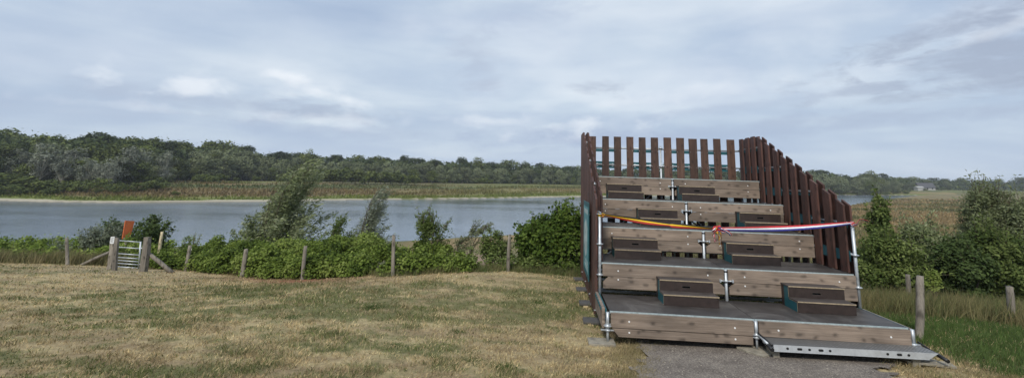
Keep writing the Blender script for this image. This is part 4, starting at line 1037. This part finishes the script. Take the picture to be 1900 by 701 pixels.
# ------------------------------------------------------------------ the far wood
def treemesh(name, kind, seed):
    r = rs(seed); m = MB(); parts = []
    if kind == 'round': H, W, leafn, leaf, nl, mat = 13, 4.6, 3600, .5, 34, F_green
    elif kind == 'dark': H, W, leafn, leaf, nl, mat = 14, 4.2, 3400, .5, 34, F_dark
    elif kind == 'pine': H, W, leafn, leaf, nl, mat = 15, 3.0, 1700, .5, 16, F_dark
    elif kind == 'willow': H, W, leafn, leaf, nl, mat = 9, 2.9, 2600, .4, 26, F_will
    elif kind == 'light': H, W, leafn, leaf, nl, mat = 13, 4.8, 2600, .6, 32, F_light
    elif kind == 'shrub': H, W, leafn, leaf, nl, mat = 3, 2.3, 900, .34, 16, F_green
    elif kind == 'dead': H, W, leafn, leaf, nl, mat = 11, 3.4, 2600, .34, 40, F_dead
    th = H*(.25 if kind != 'pine' else .6)
    cz, rz = (H*.53, H*.50) if kind not in ('pine', 'shrub') else ((H*.78, H*.24) if kind == 'pine' else (H*.5, H*.5))
    rad_ = (W*r.uniform(.85, 1.1), W*r.uniform(.85, 1.1), rz)
    if kind == 'dead': cz, rz = H*.5, H*.49
    LC, LR = lumps(r, nl, (0, 0, cz), np.array(rad_)*.78, min(W, rz)*(.36 if kind != 'willow' else .40))
    if kind == 'willow': LC[:, :2] *= np.clip(1.25-LC[:, 2:]/H*.7, .4, 1)
    if kind == 'dead': LR *= .72
    P, Nn, i = shellpts(r, leafn, LC, LR, .45, .3, sq=.8); k = leafn//8; P[:k] += r.normal(size=(k, 3))*W*.13
    P[:, 2] = np.maximum(P[:, 2], .1)
    V, Fc = leafquads(P, Nn, leaf, .75, r); lt = r.uniform(0, 1, nl); tn = np.clip(.5+(lt[i]-.5)*.6+r.normal(0, .14, leafn), 0, 1)
    m.tube([(0, 0, -.6), (.1*r.normal(), .1*r.normal(), th), (.3*r.normal(), .3*r.normal(), H*.75)], [H*.02, H*.015, H*.006], 6, cap=False)
    for c in LC[r.choice(nl, 8 if kind != 'dead' else 18, replace=False)]:
        m.tube([(0, 0, th*r.uniform(.5, 1.2)), c*.6+np.array([0, 0, th*.3]), c], [H*.009, H*.006, H*.002], 5, cap=False)
    q = quadsof(m); V2, F2, t2, mi = join([(V, Fc, np.repeat(tn, 4), 0), (q[0], q[1], q[2], 1)])
    return npmesh(name, V2, F2, [mat, M_barkp if kind == 'dead' else M_bark], attrs={'tone': t2}, midx=mi)
LIB = {k: [treemesh(k, k, 500+i*31+hash_) for i in range(n_)] for k, n_, hash_ in (('round', 3, 1), ('dark', 3, 2), ('pine', 2, 3), ('willow', 4, 4), ('light', 2, 5), ('shrub', 3, 6), ('dead', 3, 7))}
HT = dict(round=13, dark=14, pine=15, willow=9, light=13, shrub=3, dead=11)
NM = dict(round='broadleaf_tree', dark='dark_tree', pine='pine_tree', willow='willow_tree', light='broadleaf_tree', shrub='shrub', dead='silvery_tree')
rt_ = rs(77)
def ftree(kind, u, y, vtop=None, h=None, label=None, group=None, sx=1., v=None):
    p = at(u, 340, y); z = gz(p[0], y)
    if vtop is not None: h = at(u, vtop, y)[2]-z
    s = h/HT[kind]; o = bpy.data.objects.new(NM[kind], LIB[kind][rt_.randint(len(LIB[kind]))]); COL.objects.link(o)
    o.location = (p[0], y, z); o.rotation_euler = (0, 0, rt_.uniform(0, 6.28)); o.scale = (s*sx*rt_.uniform(.92, 1.12), s*sx*rt_.uniform(.92, 1.12), s)
    tag(o, label, 'shrub' if kind == 'shrub' else 'tree', group); return o
# treeline top in the photograph and the depth of the wood's front
TU = [-120,0,40,80,130,170,220,260,290,340,380,420,470,500,540,565,590,640,680,740,800,850,900,950,1000,1100,1300,1500,1560,1600,1620,1680,1740,1800,1860,1900,2000]
TV = [236,240,246,250,252,243,250,252,258,268,264,262,274,279,282,276,283,284,286,289,292,292,295,298,301,306,309,311,318,322,320,325,327,329,330,331,332]
DU = [-150,0,150,260,340,420,560,700,850,1000,1200,1500,1620,1700,1800,1950]
DV = [140,140,142,150,170,200,225,240,262,290,300,310,325,400,450,480]
def span_(a, b, step, jit=.35):
    u = a
    while u < b: yield u+rt_.uniform(-jit, jit)*step; u += step
G1, G2, G3, G4 = 'trees of the wood across the water', 'dark trees at the back of the wood across the water', 'grey green willows along the front of the wood across the water', 'shrubs on the far bank'
LB = {'round': 'mid green broadleaf tree in the mixed wood across the water', 'dark': 'dark green tree at the back of the wood across the water', 'pine': 'dark pine showing above the skyline of the far wood', 'willow': 'grey green willow in the low front rows of the far wood'}
left_occ = lambda u: 1085 < u < 1405
for u in list(span_(-100, 1085, 19))+list(span_(1112, 1400, 24))+list(span_(1480, 1960, 17)):      # tall rear row up to the skyline
    y = np.interp(u, DU, DV)+rt_.uniform(22, 42); vt = np.interp(u, TU, TV)+rt_.uniform(-2.5, 6); k = rt_.choice(['dark', 'round', 'pine', 'dark'], p=[.34, .44, .06, .16]) if u > 330 else rt_.choice(['dark', 'round'], p=[.45, .55])
    ftree(k, u, y, vtop=vt, label=LB[k], group={'dark': G2, 'round': G1, 'pine': 'pines in the wood across the water'}[k], sx=1.5 if u > 300 else 1.4)
for u in list(span_(-100, 420, 24)):                                   # middle rows of the nearer left wood
    y = np.interp(u, DU, DV)+rt_.uniform(6, 16); vt = np.interp(u, TU, TV)+rt_.uniform(10, 26); k = rt_.choice(['dark', 'round', 'willow'], p=[.35, .45, .2]); ftree(k, u, y, vtop=vt, label=LB[k], group={'dark': G2, 'round': G1, 'willow': G3}[k], sx=1.3)
for u in list(span_(-100, 380, 26)):
    y = np.interp(u, DU, DV)-rt_.uniform(0, 6); vt = np.interp(u, TU, TV)+rt_.uniform(38, 56); k = rt_.choice(['dark', 'round', 'willow'], p=[.3, .4, .3]); ftree(k, u, y, vtop=vt, label=LB[k], group={'dark': G2, 'round': G1, 'willow': G3}[k], sx=1.5)
for u in list(span_(360, 1085, 17))+list(span_(1120, 1400, 24))+list(span_(1480, 1760, 17)):       # grey green middle
    y = np.interp(u, DU, DV)+rt_.uniform(6, 16); vt = np.interp(u, TU, TV)+rt_.uniform(9, 18)*(.6 if u > 1500 else 1); ftree('willow', u, y, vtop=vt, label=LB['willow'], group=G3, sx=1.3)
for u in list(span_(380, 1085, 17))+list(span_(1480, 1700, 18)):
    y = np.interp(u, DU, DV)-rt_.uniform(0, 8); vt = np.interp(u, TU, TV)+rt_.uniform(20, 32)*(.5 if u > 1500 else 1); k = rt_.choice(['willow', 'round'], p=[.8, .2]); ftree(k, u, y, vtop=vt, label=LB[k], group=G3 if k == 'willow' else G1, sx=1.35)
for (u, dy, vt, lab, k, sx) in [(566,14,276,'round light green tree standing out on the skyline behind the tall willow plume','light',1.1), (416,24,262,'pale green domed tree at the right end of the higher left wood','light',1.2),
      (508,20,278,'dark flat topped tree on the skyline left of the tall willow plume','dark',1.2), (185,26,243,'tallest dark tree cluster of the left wood','dark',1.5), (856,30,287,'small dark pointed tree on the skyline right of centre','dark',.8),
      (885,26,292,'light green rounded tree just right of the pointed skyline tree','light',1.0), (747,30,286,'dark green tree on the skyline above the middle of the lake','dark',.9),
      (1612,10,317,'rounded yellow green tree on the skyline right of the stand','light',1.35), (1240,26,300,'green tree seen through the slats at the back of the stand','round',1.1)]:
    ftree(k, u, np.interp(u, DU, DV)+dy, vtop=vt, label=lab, sx=sx)
for i, (u, dy, vt) in enumerate([(30,-4,266),(46,-2,278),(72,-5,256),(112,-7,280),(130,0,262),(158,-7,284),(186,-10,290),(212,-9,279),(232,-5,256),(250,-3,262),(305,-8,270),(200,-12,296)]):
    ftree('dead', u, np.interp(u, DU, DV)+dy, vtop=vt, label='pale silvery grey tree among the dark trees of the left wood', group='silvery grey trees in the left wood', sx=.95)
r = rs(99)
o_ = 0
for i in range(58):         # shrubs scattered on the far bank, along the foot of the wood
    u = r.uniform(-60, 1085) if i < 46 else r.uniform(1480, 1760); y = np.interp(u, DU, DV)-r.uniform(6, 26)*(1.2 if u < 400 else 1)
    ftree('shrub', u, y, h=r.uniform(1.4, 3.4), label='green shrub in the rough bank at the foot of the far wood', group=G4, sx=1.3)
ftree('shrub', 35, 122, h=3.2, label='broad dark shrub low on the far bank at the left edge', sx=2.2); ftree('shrub', 120, 124, h=3.6, label='dark rounded shrub on the far bank below the silvery trees', sx=1.5)
for (u, y, h, sx) in [(-60,118,4,1.8),(-20,116,4.4,1.7),(10,120,4.6,1.8),(60,116,3.4,1.8),(88,118,3.6,1.6),(150,122,2.8,1.6),(212,124,2.6,1.5),(255,124,3,1.4),(290,128,3,1.5),(20,110,2.4,1.6),(100,112,2.0,1.5),
   (592,190,5.5,1.2),(612,192,6.4,1.2),(636,190,6.6,1.2),(660,192,6.8,1.2),(684,194,6.4,1.2),(706,196,6.0,1.2),(728,198,6.2,1.1),(750,200,5.2,1.2),(770,202,4.0,1.2)]:
    ftree('shrub', u, y, h=h, label='dense dark green bush of the thickets on the far bank', group='dark bushes of the thickets on the far bank', sx=sx)
so = ftree('light', 183, 118, h=1.7, label='small yellow green bush on the brown far bank', sx=2.0); so.name = 'shrub'
ftree('shrub', 328, 118, h=1.3, label='single dark little bush on the brown bank, right of the gate line', sx=1.2)
# dense mass behind, one uncountable backdrop of foliage at real depth
r = rs(101); n = 70000; u = r.uniform(-160, 2000, n); d0 = np.interp(u, DU, DV)+r.uniform(14, 60, n); xs_ = (u-950)/F*d0; zt_ = np.array([0.])
hor = 334.3+.01734*(u-950); top = (hor-np.interp(u, TU, TV)-7-5*r.uniform(0, 1, n))*d0/F*.96+2.2
zg = -.4; z_ = zg+(top-zg)*r.uniform(0, 1, n)**1.15
P = np.c_[xs_, d0, z_]; V, Fc = leafquads(P, unit(r.normal(size=(n, 3))+np.array([0, -.5, .6])), 1.5, .8, r)
tag(link('woodland', npmesh('woodland', V, Fc, F_dark, attrs={'tone': np.repeat(np.clip(.5+(fbm(u*.05, z_*.3, 7)-.5)*1.6, 0, 1), 4)})), 'dark depth of the far wood between and behind its trees', 'woodland', None, 'stuff')

# distant farmhouse
hp = at(1716, 348, 395); hz = gz(hp[0], hp[1])
hs_ = empty('farmhouse', 'farmhouse with a low dark roof far off at the foot of the right treeline', 'house', (hp[0], hp[1], hz), -.25)
M_wall = plain('white_render', (.36,.36,.34), .8, var=.08); M_roof = plain('slate_roof', (.07,.07,.075), .8)
m = MB(); m.box(-5.5, 5.5, -3.5, 3.5, -1, 1.9); m.build('wall', M_wall, hs_)
m = MB(); m.prism([(-4, 1.91), (4, 1.91), (0, 6.0)], 'x', -6, 6); m.build('roof', M_roof, hs_)
m = MB(); 
for x_ in (-4, 0, 3.5): m.box(x_-.5, x_+.5, -3.53, -3.505, .8, 2.0)
m.build('window', M_dark, hs_)
sh_ = empty('white_shed', 'small bright white shed just left of the distant farmhouse', 'shed', (hp[0]-12, hp[1]-8, hz))
m = MB(); m.box(-2.6, 2.6, -2, 2, -1, 2.0); m.build('wall', M_wall, sh_); m = MB(); m.prism([(-2.3, 2.01), (2.3, 2.01), (0, 3.0)], 'y', -2.3, 2.3); 
m = MB(); m.prism([(-2.3, 2.01), (2.3, 2.01), (0, 3.1)], 'x', -2.9, 2.9); m.build('roof', M_wall, sh_)

m = MB(); m.box(-4800, 4800, -4800, 4800, -9, 26); hz_o = m.build('haze', None); tag(hz_o, 'thin pale haze over the lake and its far shore', 'haze', None, 'stuff')
hm = bpy.data.materials.new('haze'); hm.use_nodes = True; nt = hm.node_tree; nt.nodes.clear(); o_n = N(nt, 'ShaderNodeOutputMaterial'); pv = N(nt, 'ShaderNodeVolumePrincipled')
pv.inputs['Color'].default_value = (.86, .92, 1, 1); pv.inputs['Density'].default_value = .00026; lk(nt, pv.outputs[0], o_n.inputs['Volume'])
hz_o.data.materials.clear(); hz_o.data.materials.append(hm)
# ------------------------------------------------------------------ sky and light
SE, SAZ = 46, 200            # elevation, compass direction of the sun (from +Y clockwise): behind the camera
w = bpy.data.worlds.new('World'); sc.world = w; w.use_nodes = True; nt = w.node_tree; nt.nodes.clear()
out = N(nt, 'ShaderNodeOutputWorld'); bg = N(nt, 'ShaderNodeBackground', i_1=.1); lk(nt, bg.outputs[0], out.inputs[0])
sky = N(nt, 'ShaderNodeTexSky', sky_type='NISHITA', sun_disc=False, sun_elevation=math.radians(SE), sun_rotation=math.radians(SAZ), air_density=1.2, dust_density=1.5)
tc = N(nt, 'ShaderNodeTexCoord'); D_ = tc.outputs['Generated']
sep = N(nt, 'ShaderNodeSeparateXYZ'); lk(nt, D_, sep.inputs[0])
zc = math_(nt, 'MAXIMUM', sep.outputs[2], 0.0); den = math_(nt, 'ADD', zc, .22)
pl = N(nt, 'ShaderNodeCombineXYZ'); lk(nt, math_(nt, 'DIVIDE', sep.outputs[0], den), pl.inputs[0]); lk(nt, math_(nt, 'DIVIDE', sep.outputs[1], den), pl.inputs[1])
def cloud(scale, stretch, rot=0, detail=6, rough=.55, dist=.4, loc=(0, 0, 0)):
    mp = N(nt, 'ShaderNodeMapping'); mp.inputs['Scale'].default_value = (*stretch, 1); mp.inputs['Rotation'].default_value = (0, 0, rot); mp.inputs['Location'].default_value = loc
    lk(nt, pl.outputs[0], mp.inputs[0]); n = N(nt, 'ShaderNodeTexNoise', i_Scale=scale, i_Detail=detail, i_Roughness=rough, i_Distortion=dist); lk(nt, mp.outputs[0], n.inputs[0]); return n.outputs[0]
def spot(u, v, a, b, soft=1.0, rot=0):         # soft region of the sky around a direction, a/b half extents in radians
    d = ray(u, v); e1 = np.array([d[1], -d[0], 0]); e1 /= np.linalg.norm(e1); e2 = np.cross(e1, d)*1.0
    e2 = np.cross(d, e1)*-1 if e2[2] < 0 else e2
    c_, s_ = math.cos(rot), math.sin(rot); e1, e2 = e1*c_+e2*s_, e2*c_-e1*s_
    res = None
    for e, q in ((e1, a), (e2, b)):
        dt = N(nt, 'ShaderNodeVectorMath', operation='DOT_PRODUCT'); lk(nt, D_, dt.inputs[0]); dt.inputs[1].default_value = tuple(e/q)
        t2 = math_(nt, 'POWER', math_(nt, 'ABSOLUTE', dt.outputs['Value']), 2.); res = t2 if res is None else math_(nt, 'ADD', res, t2)
    fr = N(nt, 'ShaderNodeVectorMath', operation='DOT_PRODUCT'); lk(nt, D_, fr.inputs[0]); fr.inputs[1].default_value = tuple(d)
    g = math_(nt, 'EXPONENT', math_(nt, 'MULTIPLY', res, -1.)); return math_(nt, 'MULTIPLY', g, math_(nt, 'GREATER_THAN', fr.outputs['Value'], 0.))
def dcloud(scale, sz, detail=7, rough=.6, dist=.3, loc=(0, 0, 0)):
    mp = N(nt, 'ShaderNodeMapping'); mp.inputs['Scale'].default_value = (1, 1, sz); mp.inputs['Location'].default_value = loc
    lk(nt, D_, mp.inputs[0]); n = N(nt, 'ShaderNodeTexNoise', i_Scale=scale, i_Detail=detail, i_Roughness=rough, i_Distortion=dist); lk(nt, mp.outputs[0], n.inputs[0]); return n.outputs[0]
n_big = cloud(.55, (.7, 1.0), .3, 3, .5, .8, (1.3, .4, 0))
n_mid = cloud(1.5, (.6, 1.1), .35, 5, .48, .3, (3.1, 2.2, 0))
n_str = dcloud(2.6, 5.5, 5, .55, .4, (.7, .1, .3))
n_det = dcloud(11, 2.6, 8, .62, .5)
n_det2 = dcloud(6, 3.2, 8, .6, .8, (3, 1, 2))
v1 = math_(nt, 'ADD', math_(nt, 'MULTIPLY', n_big, .5), math_(nt, 'ADD', math_(nt, 'MULTIPLY', n_mid, .25), math_(nt, 'MULTIPLY', n_str, .25)))
for (u, v, a, b_, k) in ((1200,60,.40,.17,.075), (250,210,.35,.08,.02), (30,120,.2,.2,-.03), (750,70,.22,.12,-.035), (430,60,.3,.08,.02), (1500,170,.35,.06,.02)):
    v1 = math_(nt, 'ADD', v1, math_(nt, 'MULTIPLY', spot(u, v, a, b_), k))
hz_ = ramp(nt, sep.outputs[2], [(.0, (1,)*3), (.12, (.7,)*3), (.24, (0,)*3)]).outputs[0]
veil = ramp(nt, v1, [(.38, (3.3, 4.15, 5.6)), (.47, (4.0, 4.85, 6.15)), (.55, (4.9, 5.7, 6.7)), (.64, (6.3, 6.9, 7.55))]).outputs[0]
base = mixc(nt, .9, sky.outputs[0], veil)
lowb = ramp(nt, n_str, [(.42, (1,)*3), (.60, (0,)*3)]).outputs[0]
base = mixc(nt, math_(nt, 'MULTIPLY', math_(nt, 'MULTIPLY', lowb, hz_), .5), base, (3.5, 4.3, 5.7))
hb_ = ramp(nt, sep.outputs[2], [(.0, (1,)*3), (.05, (.6,)*3), (.11, (0,)*3)]).outputs[0]
base = mixc(nt, math_(nt, 'MULTIPLY', hb_, .35), base, (4.5, 5.4, 6.9))
n_fr = dcloud(7, 3.6, 9, .64, .6, (.4, 2, 5)); n_fr2 = dcloud(15, 3.0, 8, .62, .5, (5, 1, 2))
n_bil = dcloud(10, 1.9, 8, .55, .15, (9, 4, 2))
mx_ = math_(nt, 'ADD', math_(nt, 'MULTIPLY', n_fr, .6), math_(nt, 'MULTIPLY', n_fr2, .4))
def frag(b_, u, v, a, b, col, amt, rot=0, src=None, lo=.57, hi=.76, k=.25):
    s = spot(u, v, a, b, rot=rot); t = math_(nt, 'ADD', src or mx_, math_(nt, 'MULTIPLY', s, k)); m = ramp(nt, t, [(lo, (0,)*3), (hi, (1,)*3)]).outputs[0]
    return mixc(nt, math_(nt, 'MULTIPLY', math_(nt, 'MULTIPLY', m, amt), ramp(nt, s, [(.02, (0,)*3), (.2, (1,)*3)]).outputs[0]), b_, tuple(col))
n_soft = dcloud(4.5, 2.4, 6, .52, .25, (3, 1, 2))
for (u, v, a, b_, k) in ((1180,60,.42,.14,.45), (1380,120,.3,.08,.35), (300,40,.35,.07,.25), (200,130,.3,.04,.2), (1560,120,.25,.05,.3)):
    base = frag(base, u, v, a, b_, (6.9, 7.35, 7.9), k*.85, .15, n_soft, .48, .88, .2)
GR = (3.2, 3.75, 4.8)
for a in [(1890,105,.15,.055,GR,.85), (1800,35,.24,.030,GR,.8,.25), (1700,75,.12,.022,GR,.6,.25), (1590,170,.08,.012,GR,.6,.1), (1125,168,.07,.018,GR,.55), (1800,162,.14,.012,GR,.45,.05),
          (885,118,.06,.055,(3.9,4.5,5.6),.6), (885,158,.05,.01,(3.9,4.5,5.6),.6), (570,207,.16,.022,(3.4,4.0,5.1),.75), (400,190,.22,.026,(3.7,4.35,5.5),.6), (640,245,.22,.018,(3.6,4.3,5.6),.55), (1450,238,.40,.018,(3.5,4.2,5.5),.55,.05), (1060,256,.24,.022,(3.4,4.1,5.5),.6), (180,205,.2,.018,(3.9,4.6,5.8),.5), (1350,200,.25,.012,(3.9,4.6,5.8),.5,.1), (980,25,.12,.03,(3.9,4.6,5.9),.5), (1660,215,.3,.012,(3.7,4.4,5.6),.5)]:
    base = frag(base, *a)
WH = (7.4, 7.75, 8.2)
for a in [(440,160,.19,.026,WH,.42), (625,184,.09,.014,WH,.55,-.12), (512,141,.05,.010,WH,.65), (345,156,.09,.018,WH,.45), (560,222,.18,.014,WH,.35), (1070,230,.17,.022,WH,.55,.1), (935,225,.12,.012,WH,.4), (250,199,.12,.010,WH,.3), (1200,180,.2,.02,WH,.3,.1), (1850,60,.12,.010,WH,.35,.25)]:
    base = frag(base, *a, src=n_bil, lo=.60, hi=.82)
lk(nt, base, bg.inputs[0])
sl = bpy.data.lights.new('sun', 'SUN'); so_ = bpy.data.objects.new('sun', sl); COL.objects.link(so_); sl.energy = 2.3; sl.angle = math.radians(10); sl.color = (1, .95, .87)
az = math.radians(SAZ); el = math.radians(SE); dv = Vector((math.sin(az)*math.cos(el), math.cos(az)*math.cos(el), math.sin(el)))
so_.rotation_euler = dv.to_track_quat('Z', 'Y').to_euler(); so_.location = dv*50
sc.view_settings.view_transform = 'Standard'; sc.view_settings.look = 'None'; sc.view_settings.exposure = .3; sc.view_settings.gamma = 1; sc.view_settings.use_curve_mapping = False
sc.cycles.use_denoising = True; sc.cycles.max_bounces = 6; sc.cycles.diffuse_bounces = 3; sc.cycles.transparent_max_bounces = 8
